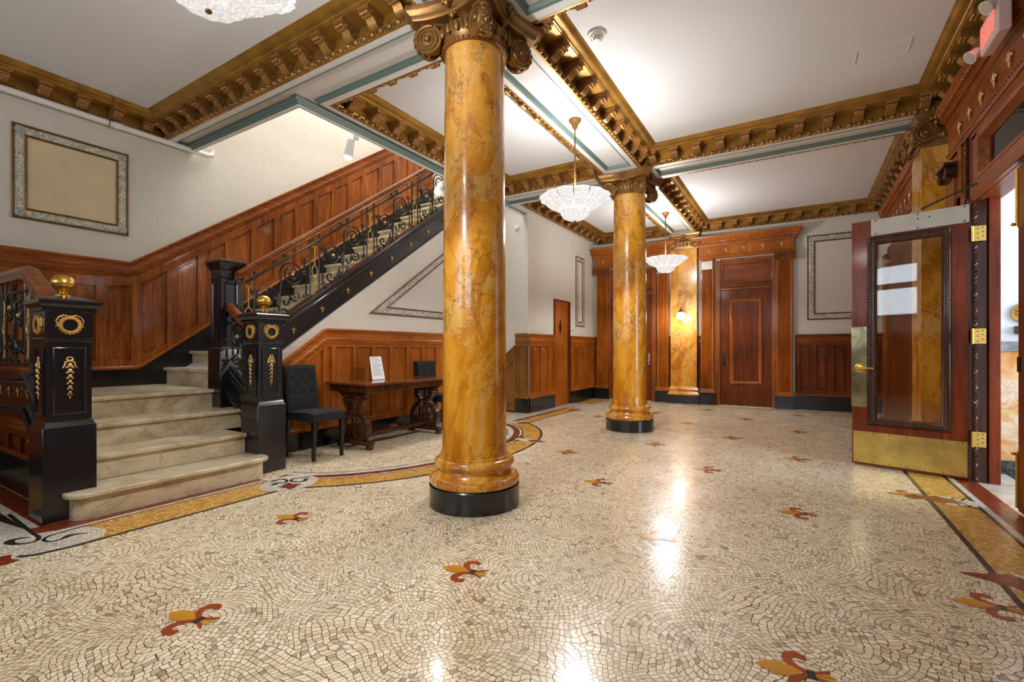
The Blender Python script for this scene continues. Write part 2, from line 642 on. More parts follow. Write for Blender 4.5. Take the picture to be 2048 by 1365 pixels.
def bez(p, n=12):
    p = [V(x) for x in p]
    out = []
    for i in range(n + 1):
        t = i / n
        if len(p) == 4:
            out.append(p[0] * (1 - t) ** 3 + p[1] * 3 * t * (1 - t) ** 2 + p[2] * 3 * t * t * (1 - t) + p[3] * t ** 3)
        else:
            out.append(p[0] * (1 - t) ** 2 + p[1] * 2 * t * (1 - t) + p[2] * t * t)
    return out


def rib2(pts, wid, to3, d0, d1):
    """flat curved band in a plane, extruded from depth d0 to d1"""
    m = []
    k = len(pts)
    P = [V((a, b, 0)) for a, b in pts]
    L, R = [], []
    for i in range(k):
        t = (P[min(i + 1, k - 1)] - P[max(i - 1, 0)]).normalized()
        n = V((-t.y, t.x, 0)) * (wid[i] / 2)
        L.append(P[i] + n)
        R.append(P[i] - n)
    return [[to3(L[i].x, L[i].y, d0), to3(L[i].x, L[i].y, d1), to3(R[i].x, R[i].y, d1), to3(R[i].x, R[i].y, d0)] for i in range(k)]

# ------------------------------------------------------------------ room shell
XL, XR, YF, YB = -6.17, 1.26, 10.15, -2.6
ZS, ZC = 3.468, 3.658
XA = -4.0          # alcove wall
YA = 7.1
XS = -4.66         # wall under the stair
SL = 0.70          # stair slope


def zstr(y):       # underside of the big stringer
    return 0.985 + SL * (y - 3.0)


floor = struct('floor', M().box(XL - 0.15, XR + 0.02, YB - 0.2, YF + 0.1, -0.1, 0.0), 'mosaic_cream')
struct('wall_left', M().box(XL - 0.15, XL, YB - 0.2, YA + 0.2, 0, 6.9), 'wall_plaster')
m = M().box(XA - 0.15, XR + 0.2, YF, YF + 0.15, 0, 3.9)
struct('wall_back', m, 'wall_smooth')
m = M().box(XA - 0.13, XA, YA + 0.15, YF, 0, 3.9)
m.box(XL, XA, YA, YA + 0.15, 0, 6.9)
struct('wall_alcove', m, 'wall_plaster')
m = M().poly([(XS, 2.75, 0), (XS, YA, 0), (XS, YA, zstr(YA) + 0.1), (XS, 2.75, zstr(2.75) + 0.1)], (-1, 0, 0), 0.1)
struct('wall_stair', m, 'wall_plaster')
m = M().box(XL, -4.35, 1.14, 1.24, 0, 0.66)
struct('wall_landing', m, 'wall_plaster')
m = M().box(XR, XR + 0.14, YB - 0.2, 3.50, 0, 3.9).box(XR, XR + 0.14, 5.40, YF + 0.15, 0, 3.9)
m.box(XR, XR + 0.14, 3.50, 5.40, 2.95, 3.9)
struct('wall_right', m, 'wall_plaster')
# street wall behind the camera, three tall windows
m = M()
wx = [-6.32, -5.95, -5.0, -4.6, -2.82, -1.7, 0.3, 1.4]
for i in range(0, 8, 2):
    m.box(wx[i], wx[i + 1], YB - 0.2, YB, 0, 3.9)
for i in (1, 3, 5):
    m.box(wx[i], wx[i + 1], YB - 0.2, YB, 0, 1.88).box(wx[i], wx[i + 1], YB - 0.2, YB, 3.2, 3.9)
struct('wall_front', m, 'mahogany_wide')
for k, i in enumerate((1, 3, 5)):
    a, b = wx[i], wx[i + 1]
    w = thing('window_%d' % (k + 1), ((a + b) / 2, YB - 0.1, 1.88), kind='structure')
    f = M().ring([(a, YB - 0.06, 1.88), (b, YB - 0.06, 1.88), (b, YB - 0.06, 3.2), (a, YB - 0.06, 3.2)], (0, 1, 0), [(0, -0.06), (0, 0.03), (0.06, 0.03), (0.07, 0), (0.07, -0.06)])
    f.box(a, b, YB - 0.12, YB - 0.05, 2.57, 2.71)
    f.build('window_frame', 'mahogany_wide', w)
    M().box(a + 0.05, b - 0.05, YB - 0.1, YB - 0.094, 1.93, 3.15).build('pane', 'clear_glass', w)
# upper part of the stairwell
m = M().box(-4.1, -3.98, 2.7, YA + 0.15, 3.72, 6.9).box(XL, -4.1, 2.7, 2.8, 3.50, 6.9)
m.box(XL - 0.15, -3.98, 2.7, YA + 0.15, 6.9, 7.0)
struct('wall_stairwell', m, 'wall_plaster')

# ------------------------------------------------------------------ ceiling: beams, recessed panels, coffers
COF = [(-6.17, -2.237, -0.65, 2.53), (-1.786, 1.26, -0.65, 2.53), (-3.90, -2.237, 2.98, 6.17), (-1.786, 1.26, 2.98, 6.17),
       (-3.90, -2.237, 6.62, 10.15), (-1.786, 1.26, 6.62, 10.15)]
CW = {0: 'L', 1: 'R', 3: 'R', 4: 'F', 5: 'RF'}
eps = 0.004
rect = lambda a, b, c, d: [(a, c), (b, c), (b, d), (a, d)]
PAN = [[(-6.12, 2.60), (-2.31, 2.60), (-2.31, 2.905), (-3.95, 2.905), (-3.95, 6.10), (-4.055, 6.10), (-4.055, 2.745), (-6.12, 2.745)],
       rect(-2.175, -1.85, 3.10, 5.97), rect(-2.175, -1.85, 6.80, 9.86), rect(-2.175, -1.85, -0.5, 2.42),
       rect(-1.64, 1.12, 2.61, 2.90), rect(-1.62, 1.04, 6.25, 6.54), rect(-4.04, -2.33, 6.25, 6.54), rect(-6.1, 1.2, -1.08, -0.72), rect(-6.1, 1.2, -2.4, -1.3)]
outer = [(XL, YB), (XR, YB), (XR, YF), (XA, YF), (XA, YA), (-4.10, YA), (-4.10, 2.80), (XL, 2.80)]
m = M()
holes = []
for i, (a, b, c, d) in enumerate(COF):
    e = CW.get(i, '')
    holes.append(rect(a + (eps if 'L' in e else 0), b - (eps if 'R' in e else 0), c, d - (eps if 'F' in e else 0)))
m.flat(outer, holes + PAN, ZS, up=False)
for h in holes:
    m.flat(h, [], ZC, up=False)
ceil_in = []
for p in PAN:
    P = [V((x, y, 0)) for x, y in p]
    k = len(P)
    cc = []
    for i in range(k):
        d1 = (P[i] - P[i - 1]).normalized()
        d2 = (P[(i + 1) % k] - P[i]).normalized()
        n1, n2 = V((-d1.y, d1.x, 0)), V((-d2.y, d2.x, 0))
        q = P[i] + (n1 + n2) / (1 + n1.dot(n2)) * 0.03
        cc.append((q.x, q.y))
    ceil_in.append(cc)
    m.flat(cc, [], ZS + 0.036, up=False)
ceiling = struct('ceiling', m, 'soffit_white')
m = M()
for i, (a, b, c, d) in enumerate(COF):
    m.flat(rect(a + .01, b - .01, c + .01, d - .01), [], ZC - 0.001, up=False)
m.build('coffer_plaster', 'ceiling_white', ceiling)
m = M().box(-4.1, XR + 0.14, YB - 0.2, YF + 0.15, ZC + 0.03, ZC + 0.2).box(XL - 0.15, -4.1, YB - 0.2, 2.8, ZC + 0.03, ZC + 0.2)
m.build('floor_slab_above', 'wall_plaster', ceiling)
for p in PAN:
    M().ring([(x, y, ZS) for x, y in p], (0, 0, 1), [(-0.004, 0), (-0.004, -0.004), (0.004, -0.005), (0.010, 0.0), (0.018, 0.016), (0.026, 0.032), (0.031, 0.036)], closed=False).build('panel_cove', 'sage_paint', ceiling, 30)
# lip of the stairwell opening
m = M().sweep([(XL, 2.80, ZS), (-4.10, 2.80, ZS), (-4.10, YA, ZS)], [V((0, -1, 0)), V((1, -1, 0)), V((1, 0, 0))],
              [(-0.012, 0.19), (-0.012, -0.036), (0.0, -0.040), (0.030, -0.038), (0.034, -0.030), (0.034, 0.0)], closed=False)
m.build('opening_lip', 'soffit_white', ceiling, 30)
m = M().sweep([(XL, 2.80, ZS), (-4.10, 2.80, ZS), (-4.10, YA, ZS)], [V((0, -1, 0)), V((1, -1, 0)), V((1, 0, 0))],
              [(0.033, -0.032), (0.040, -0.028), (0.052, -0.006), (0.056, 0.0)], closed=False)
m.build('opening_cove', 'sage_paint', ceiling, 30)


# gilded cornices round the coffers
def modillion():
    m = M()
    w = 0.040
    side = [(0.02, 0.113), (0.150, 0.113), (0.160, 0.100), (0.158, 0.086), (0.145, 0.078), (0.130, 0.082), (0.118, 0.088), (0.100, 0.076), (0.084, 0.056), (0.066, 0.040), (0.046, 0.034), (0.028, 0.042), (0.02, 0.055)]
    m.poly([(-w, a, b) for a, b in side], (1, 0, 0), 2 * w)
    m.box(-0.056, 0.056, 0.02, 0.176, 0.112, 0.134)
    m.box(-0.050, 0.050, 0.02, 0.170, 0.104, 0.114)
    # acanthus leaf: ribs along the belly and curled tip
    for k in (-2, -1, 0, 1, 2):
        x = k * 0.016
        c = [(x, a, b - 0.004) for a, b in side[4:12]]
        m.tube(c, [0.010, 0.012, 0.011, 0.012, 0.014, 0.014, 0.012, 0.008], 6)
        m.ball((x, 0.164, 0.086), 0.0125, seg=7, rings=5)
    for k in (-1.5, -0.5, 0.5, 1.5):
        m.ball((k * 0.017, 0.138, 0.076), 0.0105, seg=6, rings=4)
    for s in (-1, 1):
        m.tube([p for p in spiral((s * 0.040, 0.135, 0.094), 0.018, 1.3, -pi / 2, (0, 1, 0), (0, 0, 1), 0.2, 12)], 0.004, 5)
        m.tube([p for p in spiral((s * 0.040, 0.050, 0.070), 0.026, 1.3, pi / 2, (0, 1, 0), (0, 0, 1), 0.2, 14)], 0.005, 5)
    return m


CORN = [(0, -0.001), (0.020, -0.001), (0.022, 0.008), (0.016, 0.012), (0.030, 0.030), (0.036, 0.042), (0.020, 0.046), (0.014, 0.133),
        (0.176, 0.133), (0.176, 0.138), (0.180, 0.140), (0.190, 0.142), (0.196, 0.149), (0.203, 0.152), (0.222, 0.157), (0.242, 0.168), (0.256, 0.180), (0.264, 0.183), (0.277, 0.1895)]
mod_proto = None
CL = ['gilded cornice of the front coffer beside the staircase wall', 'gilded cornice of the front coffer by the entrance', 'gilded cornice of the middle coffer beside the stairwell', 'gilded cornice of the middle coffer above the entrance',
      'gilded cornice of the far coffer above the side door', 'gilded cornice of the far coffer above the panelled door']
for i, (a, b, c, d) in enumerate(COF):
    e = CW.get(i, '')
    a2, b2, d2 = a + (0.002 if 'L' in e else 0), b - (0.002 if 'R' in e else 0), d - (0.002 if 'F' in e else 0)
    root = thing('trim_%d' % (i + 1), ((a + b) / 2, (c + d) / 2, ZS), CL[i], 'cornice', kind='structure')
    P = [(a2, c, ZS), (b2, c, ZS), (b2, d2, ZS), (a2, d2, ZS)]
    M().ring(P, (0, 0, 1), CORN, closed=False).build('crown_moulding', 'cornice_gold', root, 25)
    m = M()
    # egg and dart round the foot
    for (p, q, nx, ny) in (((a2, c), (b2, c), 0, 1), ((b2, c), (b2, d2), -1, 0), ((b2, d2), (a2, d2), 0, -1), ((a2, d2), (a2, c), 1, 0)):
        L = abs(q[0] - p[0]) + abs(q[1] - p[1])
        if i in (0, 1) and ny == 1:
            continue
        dx, dy = (q[0] - p[0]) / L, (q[1] - p[1]) / L
        k = int(round((L - 0.06) / 0.09))
        for j in range(k):
            t = 0.03 + (j + 0.5) * (L - 0.06) / k
            x, y = p[0] + dx * t + nx * 0.030, p[1] + dy * t + ny * 0.030
            if y < -0.3:
                continue
            m.ball((x, y, ZS + 0.020), 0.029 if dx else 0.021, 0.029 if dy else 0.021, 0.024, 10, 7)
            t2 = t + 0.045
            x, y = p[0] + dx * t2 + nx * 0.027, p[1] + dy * t2 + ny * 0.027
            m.ball((x, y, ZS + 0.018), 0.008 if dx else 0.020, 0.008 if dy else 0.020, 0.025, 6, 4)
        # modillions
        k = int(round((L - 0.12) / (0.27 if dx or 'L' in e else 0.31)))
        for j in range(k):
            t = 0.06 + (j + 0.5) * (L - 0.12) / k
            x, y = p[0] + dx * t, p[1] + dy * t
            if y < 0.0:
                continue
            if mod_proto is None:
                o = modillion().build('modillion', 'cornice_bronze', root, 40, local=True)
                mod_proto = o
            else:
                o = mod_proto.copy()
                C.objects.link(o)
                o.parent = root
            o.location = (x - root.location.x, y - root.location.y, 0)
            o.rotation_euler = (0, 0, atan2(ny, nx) - pi / 2)
    m.build('egg_and_dart', 'cornice_bronze', root, 60)

# ------------------------------------------------------------------ floor inlays
def strip(x0, x1, y0, y1, mat, name, z=0.001):
    m = M()
    m.add([(x0, y0, z), (x1, y0, z), (x1, y1, z), (x0, y1, z)], [(0, 1, 2, 3)])
    return m.build(name, mat, floor, 0)


def ell(k, a0, a1, n=60):
    return [(-4.1 + (1.54 - k) * cos(a0 + (a1 - a0) * i / n), 4.2 + (2.13 - k) * sin(a0 + (a1 - a0) * i / n)) for i in range(n + 1)]


def arcband(k0, k1, mat, name, a0=-1.14, a1=1.20, z=0.0014):
    A, B = ell(k0, a0, a1), ell(k1, a0, a1)
    m = M()
    m.loft([[(x, y, z), (u, v, z)] for (x, y), (u, v) in zip(A, B)], closed=False)
    o = m.build(name, mat, floor, 0)
    for p in o.data.polygons:
        if p.normal.z < 0:
            o.data.flip_normals()
            break
    return o


for x0, x1, mt, nm in ((-3.475, -3.445, 'mosaic_black', 'border_line'), (-3.79, -3.475, 'mosaic_yellow', 'border_band'), (-3.808, -3.79, 'mosaic_black', 'border_line'),
                       (-3.845, -3.808, 'mosaic_white', 'border_line'), (-4.02, -3.845, 'mosaic_red', 'border_band')):
    strip(x0, x1, 0.92 if mt != 'mosaic_black' or x0 < -3.7 else 0.98, 2.30, mt, nm)
arcband(0.0, 0.028, 'mosaic_black', 'curved_border_line')
arcband(0.028, 0.255, 'mosaic_yellow', 'curved_border_band')
arcband(0.255, 0.272, 'mosaic_black', 'curved_border_line')
arcband(0.272, 0.300, 'mosaic_white', 'curved_border_line')
arcband(0.300, 0.385, 'mosaic_red', 'curved_border_band', -1.35, 1.3)
arcband(0.385, 0.46, 'mosaic_white', 'curved_border_band', -1.35, 1.3)
arcband(0.46, 0.475, 'mosaic_black', 'curved_border_line', -1.35, 1.3)
# straight run along the far side wall
for x0, x1, mt, nm in ((-3.475, -3.455, 'mosaic_black', 'border_line'), (-3.70, -3.475, 'mosaic_yellow', 'border_band'), (-3.715, -3.70, 'mosaic_black', 'border_line'), (-3.765, -3.715, 'mosaic_red', 'border_band'), (-3.97, -3.765, 'threshold_marble', 'border_band')):
    strip(x0, x1, 6.1, 8.1, mt, nm)
strip(-3.97, -3.3, 8.1, 8.95, 'threshold_marble', 'border_band')
for x0, x1, y0, y1, mt in ((-3.9, -3.55, 9.0, 9.75, 'mosaic_yellow'), (-3.95, -3.9, 9.0, 9.75, 'mosaic_red'), (-3.95, 1.0, 9.86, 9.93, 'mosaic_yellow'), (-3.95, 1.0, 9.84, 9.86, 'mosaic_black')):
    strip(x0, x1, y0, y1, mt, 'border_band')
# along the entrance side
for x0, x1, mt, nm in ((0.80, 0.83, 'mosaic_black', 'border_line'), (0.83, 1.06, 'mosaic_yellow', 'border_band'), (1.06, 1.085, 'mosaic_black', 'border_line'), (1.085, 1.125, 'mosaic_white', 'border_line'), (1.125, 1.26, 'mosaic_red', 'border_band')):
    strip(x0, x1, -1.0, 9.8, mt, nm)
# left of the first newel
for y0, y1, mt, nm in ((0.97, 1.10, 'mosaic_red', 'border_band'), (0.915, 0.97, 'mosaic_white', 'border_line'), (0.87, 0.915, 'mosaic_black', 'border_line'), (0.62, 0.87, 'mosaic_yellow', 'border_band'), (0.59, 0.62, 'mosaic_black', 'border_line')):
    strip(-6.1, -4.02 if y0 < 0.95 else -4.30, y0, y1, mt, nm)
strip(-4.30, -3.845, 0.92, 0.985, 'mosaic_red', 'border_band', 0.0008)
strip(-4.30, -4.02, 0.90, 1.0, 'mosaic_red', 'border_band', 0.0009)


def scroll(cx, cy, r, a0, hand, tail, w=0.032, z=0.0022):
    """black mosaic curl lying in the floor"""
    pts = [(p.x, p.y) for p in spiral((cx, cy, 0), r, 0.85, a0, (1, 0, 0), (0, 1, 0), 0.45, 18, hand)]
    pts = [tail] + pts
    k = len(pts)
    wd = [w * (0.7 + 0.5 * i / k) for i in range(k)]
    rr = rib2(pts, wd, lambda a, b, d: (a, b, z), 0, 0)
    m = M()
    m.loft([[q[0], q[2]] for q in rr], closed=False)
    o = m.build('scroll_inlay', 'mosaic_black', floor, 0)
    if o.data.polygons[3].normal.z < 0:
        o.data.flip_normals()


def patch(cx, cy, w, h, rz=0.0):
    c, s = cos(rz), sin(rz)
    n = 20
    m = M()
    m.add([(cx + c * w * cos(2 * pi * i / n) - s * h * sin(2 * pi * i / n), cy + s * w * cos(2 * pi * i / n) + c * h * sin(2 * pi * i / n), 0.0018) for i in range(n)], [tuple(range(n))])
    m.build('pale_ground', 'mosaic_white', floor, 0)


def lozenge(cx, cy, rz, r=0.14):
    """rust fleur set across the border"""
    shp = [(1.25, 0), (0.75, 0.22), (0.5, 0.28), (0.38, 0.55), (0.1, 0.48), (-0.12, 0.72), (-0.35, 0.42), (-0.75, 0.36), (-0.7, 0.14), (-1.15, 0)]
    pts = shp + [(x, -y) for x, y in shp[-2:0:-1]]
    c, s = cos(rz), sin(rz)
    m = M().add([(cx + r * (x * c - y * s), cy + r * (x * s + y * c), 0.0026) for x, y in pts], [tuple(range(len(pts)))])
    m.build('lozenge_inlay', 'mosaic_red', floor, 0)


def inlay_curve(pts, w, z=0.0022):
    P = []
    for i in range(len(pts) - 1):
        p0, p1, p2, p3 = pts[max(i - 1, 0)], pts[i], pts[i + 1], pts[min(i + 2, len(pts) - 1)]
        for q in range(3):
            t = q / 3
            P.append(tuple(0.5 * (2 * p1[k] + (p2[k] - p0[k]) * t + (2 * p0[k] - 5 * p1[k] + 4 * p2[k] - p3[k]) * t * t + (-p0[k] + 3 * p1[k] - 3 * p2[k] + p3[k]) * t ** 3) for k in (0, 1)))
    P.append(pts[-1])
    n = len(P)
    ws = [w(i / (n - 1)) for i in range(n)]
    rr = rib2(P, ws, lambda a, b, d: (a, b, z), 0, 0)
    m = M()
    m.loft([[q[0], q[2]] for q in rr], closed=False)
    o = m.build('scroll_inlay', 'mosaic_black', floor, 0)
    if sum(p.normal.z * p.area for p in o.data.polygons) < 0:
        o.data.flip_normals()


def inlay_shape(pts, mat, name, z):
    m = M().add([(x, y, z) for x, y in pts], [tuple(range(len(pts)))])
    o = m.build(name, mat, floor, 0)
    if o.data.polygons[0].normal.z < 0:
        o.data.flip_normals()


# corner scrolls by the first newel
inlay_shape([(-4.40, 0.86), (-3.88, 0.93), (-3.80, 1.10), (-3.70, 1.15), (-3.60, 1.165), (-3.50, 1.12), (-3.47, 0.95), (-3.49, 0.75), (-3.60, 0.66), (-3.9, 0.70), (-4.02, 0.78)], 'mosaic_white', 'pale_ground', 0.0016)
inlay_curve([(-4.494, 0.935), (-4.215, 0.925), (-3.924, 0.915), (-3.811, 0.915), (-3.75, 0.898), (-3.728, 0.873), (-3.742, 0.843), (-3.767, 0.817), (-3.819, 0.800), (-3.862, 0.810), (-3.869, 0.834), (-3.855, 0.865), (-3.838, 0.886)], lambda t: 0.022 + 0.026 * math.exp(-((t - 0.74) / 0.12) ** 2) - 0.012 * max(0, t - 0.85) / 0.15)
inlay_curve([(-3.80, 1.12), (-3.785, 1.035), (-3.777, 0.988), (-3.767, 0.95), (-3.735, 0.921), (-3.694, 0.913), (-3.654, 0.926), (-3.645, 0.953), (-3.653, 0.983), (-3.673, 1.012), (-3.665, 1.045), (-3.635, 1.085)], lambda t: 0.018 + 0.028 * math.exp(-((t - 0.82) / 0.08) ** 2))
inlay_curve([(-3.544, 0.769), (-3.507, 0.797), (-3.485, 0.847), (-3.466, 0.932), (-3.460, 1.009)], lambda t: 0.026)
inlay_shape([(-3.66, 0.64), (-3.613, 0.72), (-3.601, 0.756), (-3.561, 0.752), (-3.527, 0.742), (-3.476, 0.76), (-3.461, 0.728), (-3.453, 0.707), (-3.48, 0.681), (-3.50, 0.60), (-3.58, 0.58)], 'mosaic_red', 'lozenge_inlay', 0.0026)
# scrolls by the second newel
inlay_shape([(-3.661, 2.15), (-3.76, 2.257), (-3.80, 2.341), (-3.80, 2.487), (-3.654, 2.60), (-3.50, 2.58), (-3.40, 2.469), (-3.36, 2.39), (-3.37, 2.30), (-3.42, 2.20), (-3.50, 2.14), (-3.593, 2.12)], 'mosaic_white', 'pale_ground', 0.0018)
inlay_curve([(-3.743, 2.293), (-3.751, 2.363), (-3.733, 2.397), (-3.663, 2.39), (-3.627, 2.357), (-3.627, 2.325), (-3.657, 2.307), (-3.654, 2.278), (-3.635, 2.25)], lambda t: 0.024 + 0.02 * math.exp(-((t - 0.85) / 0.1) ** 2))
inlay_curve([(-3.597, 2.561), (-3.645, 2.498), (-3.663, 2.453), (-3.648, 2.416), (-3.598, 2.397), (-3.549, 2.411), (-3.53, 2.445), (-3.546, 2.488), (-3.585, 2.498)], lambda t: 0.024 + 0.016 * math.exp(-((t - 0.85) / 0.1) ** 2))
inlay_shape([(-3.558, 2.227), (-3.542, 2.267), (-3.571, 2.297), (-3.594, 2.368), (-3.535, 2.35), (-3.507, 2.373), (-3.459, 2.391), (-3.451, 2.34), (-3.424, 2.309), (-3.41, 2.248), (-3.485, 2.251), (-3.526, 2.241)], 'mosaic_red', 'lozenge_inlay', 0.0026)
patch(-2.78, 4.98, 0.19, 0.09, -0.1)
lozenge(-2.70, 4.98, 0.0, 0.12)
scroll(-2.93, 4.90, 0.055, 2.2, 1, (-2.96, 4.76))
scroll(-2.96, 5.08, 0.055, -2.2, -1, (-3.02, 5.2))
patch(-3.62, 6.15, 0.16, 0.12)
lozenge(-3.52, 6.12, 0.6, 0.12)
scroll(-3.72, 6.22, 0.05, 0.6, 1, (-3.78, 6.36))
lozenge(-3.5, 7.9, 0.3, 0.11)
for yy in (4.57, 3.13, 1.69):
    patch(0.94, yy, 0.16, 0.12)
    lozenge(0.86, yy, pi, 0.15)
    scroll(1.0, yy - 0.08, 0.045, 1.5, 1, (1.08, yy - 0.2), 0.018)
    scroll(1.0, yy + 0.08, 0.045, -1.5, -1, (1.08, yy + 0.2), 0.018)


def fleur_mesh():
    m = M()
    z = 0.002
    petal = [(0.0, 0), (0.03, 0.022), (0.065, 0.038), (0.098, 0.036), (0.128, 0.018), (0.148, 0)]
    m.cur = 0
    m.add([(x, y, z) for x, y in petal + [(x, -y) for x, y in petal[-2:0:-1]]], [tuple(range(10))[::-1]])
    for s in (1, -1):
        m.cur = 0
        m.add([(-0.028, 0, z), (-0.098, s * 0.006, z), (-0.078, s * 0.020, z), (-0.05, s * 0.012, z)], [(0, 1, 2, 3) if s > 0 else (0, 3, 2, 1)])
        m.cur = 1
        c = [(-0.008, s * 0.010), (0.012, s * 0.020), (0.034, s * 0.042), (0.044, s * 0.066), (0.036, s * 0.092), (0.012, s * 0.102), (-0.010, s * 0.092), (-0.014, s * 0.078)]
        wd = [0.022, 0.026, 0.031, 0.034, 0.036, 0.038, 0.032, 0.016]
        rr = rib2(c, wd, lambda a, b, d: (a, b, z - 0.0003), 0, 0)
        m.loft([[q[0], q[2]] if s > 0 else [q[2], q[0]] for q in rr], closed=False)
        m.add([(-0.030, s * 0.006, z), (-0.030, s * 0.020, z), (-0.085, s * 0.046, z), (-0.080, s * 0.030, z), (-0.055, s * 0.014, z)], [tuple(range(5)) if s < 0 else tuple(range(5))[::-1]])
    m.cur = 2
    m.add([(-0.034, -0.024, z + 0.0004), (-0.008, -0.022, z + 0.0004), (-0.008, 0.022, z + 0.0004), (-0.034, 0.024, z + 0.0004)], [(0, 1, 2, 3)])
    return m


proto = None
for i in range(-3, 4):
    for j in range(-1, 10):
        if (i + j) % 2:
            continue
        x, y = -1.395 + 0.705 * i, 1.88 + 0.9125 * j
        if x > 0.75 or x < -3.0 or y > 9.6 or (abs(x + 2.1) < 0.1 and (abs(y - 2.79) < .1 or abs(y - 6.44) < 0.1)):
            continue
        if ((x + 4.1) / 1.7) ** 2 + ((y - 4.2) / 2.3) ** 2 < 1 and x < -2.4 or x < -2.7 and y > 9:
            continue
        if proto is None:
            o = proto = fleur_mesh().build('fleur_inlay', ['inlay_amber', 'inlay_rust', 'inlay_dark'], floor, 0)
            for p in o.data.polygons:
                p.use_smooth = False
        else:
            o = proto.copy()
            C.objects.link(o)
            o.parent = floor
        o.location = (x, y, 0)
        o.rotation_euler = (0, 0, pi + 0.19 + random.uniform(-0.06, 0.06))

# ------------------------------------------------------------------ classical columns
def capital_round(parent, cx, cy, z0, rs):
    """scroll capital with four diagonal volutes; z0 = top of shaft"""
    top = ZS
    m = M().lathe([(rs, 0), (rs + 0.018, 0.004), (rs + 0.024, 0.012), (rs + 0.016, 0.022), (rs + 0.006, 0.026), (rs + 0.02, 0.045), (rs + 0.045, 0.09), (rs + 0.04, 0.13), (rs, 0.14), (rs - 0.01, top - z0 - 0.06)], cx, cy, 48, z0)
    # echinus of eggs
    ne = 22
    for k in range(ne):
        a = 2 * pi * k / ne
        R3 = Matrix.Rotation(a, 3, 'Z')
        m.ball((cx + (rs + 0.045) * cos(a), cy + (rs + 0.045) * sin(a), z0 + 0.085), 0.020, 0.021, 0.037, 8, 6, R3)
        a += pi / ne
        m.tube([(cx + (rs + q) * cos(a), cy + (rs + q) * sin(a), z0 + h) for q, h in ((0.060, 0.125), (0.066, 0.09), (0.052, 0.05))], 0.006, 5)
    for k in range(44):
        a = 2 * pi * k / 44
        m.ball((cx + (rs + 0.022) * cos(a), cy + (rs + 0.022) * sin(a), z0 + 0.012), 0.011, seg=6, rings=4)
    m.build('bell', 'capital_bronze', parent, 40)
    # abacus with hollow sides
    ab = M()
    hw, hollow, cut = rs + 0.165, 0.075, 0.07
    base = []
    for q in range(4):
        c, s = cos(q * pi / 2), sin(q * pi / 2)
        for i in range(9):
            t = -1 + 2 * i / 8
            x, y = (hw - cut) * t, -(hw - hollow * (1 - t * t))
            base.append((x * c - y * s, x * s + y * c))
    pr = [(0.90, 0), (0.93, 0.012), (0.93, 0.03), (0.955, 0.036), (1.0, 0.058), (1.02, 0.066), (1.02, 0.095), (0.95, 0.097)]
    h = 0.095
    ab.loft([[(cx + x * s, cy + y * s, top - h + z - 0.003) for x, y in base] for s, z in pr], True, True)
    # leaf and flower in the middle of each side
    for q in range(4):
        a = q * pi / 2
        d, t = V((cos(a), sin(a), 0)), V((-sin(a), cos(a), 0))
        p = V((cx, cy, 0)) + d * (hw - hollow + 0.012)
        for u, w, r in ((0, -0.05, 0.03), (-0.03, -0.035, 0.022), (0.03, -0.035, 0.022), (0, -0.10, 0.024), (-0.022, -0.085, 0.018), (0.022, -0.085, 0.018), (0, -0.135, 0.016)):
            z = top + w
            ab.ball((p + t * u) + V((0, 0, z)) - d * (0.10 if w < -0.12 else (0.06 if w < -0.07 else 0)), r, r * 0.8, r * 1.2, 8, 6, Matrix.Rotation(a, 3, 'Z'))
    ab.build('abacus', 'capital_bronze', parent, 35)
    for q in range(4):
        a = pi / 4 + q * pi / 2
        d, t = V((cos(a), sin(a), 0)), V((-sin(a), cos(a), 0))
        R = 0.100
        zc = z0 + 0.062
        c = V((cx, cy, zc)) + d * (rs + 0.115)
        m = M()
        tip = c + d * R
        up = V((0, 0, 1))
        for s in (-1, 1):
            nn = (d * cos(radians(66)) + t * s * sin(radians(66))).normalized()
            hh = up.cross(nn) * (-s)
            if hh.dot(d) < 0:
                hh = -hh
            o = tip - hh * R + nn * 0.004
            m.cyl(o - nn * 0.030, o, R * 0.98, R, 30)
            m.tube(spiral(o, R * 0.91, 2.4, pi * 0.62, hh, up, 0.24, 56, -1), [0.0135 * (1 - 0.5 * i / 56) for i in range(57)], 7)
            m.ball(o + nn * 0.002, 0.024, seg=12, rings=8)
            m.tube(bez([o + up * R * 0.9 - nn * 0.01, o + up * R * 1.2 - hh * 0.05 - nn * 0.02, o + up * R * 0.95 - hh * 0.16 - nn * 0.05], 8), 0.014, 6)
        m.ball(c - d * 0.02, R * 0.80, 0.055, R * 0.80, 16, 10, Matrix.Rotation(a, 3, 'Z'))
        # acanthus along the back edge
        for i in range(9):
            b = radians(100 - i * 24)
            m.ball(c + d * (R - 0.004) * cos(b) + V((0, 0, (R - 0.004) * sin(b))), 0.013, 0.03, 0.015, 7, 5, Matrix.Rotation(a, 3, 'Z'))
        m.poly([c + t * -0.035 + V((0, 0, R * 0.5)) - d * 0.10, c + t * -0.035 + V((0, 0, R * 0.7)) + d * 0.055, c + t * -0.035 + V((0, 0, top - zc - 0.07)) + d * 0.055, c + t * -0.035 + V((0, 0, top - zc - 0.07)) - d * 0.12], t, 0.07)
        m.build('volute', 'capital_bronze', parent, 45)


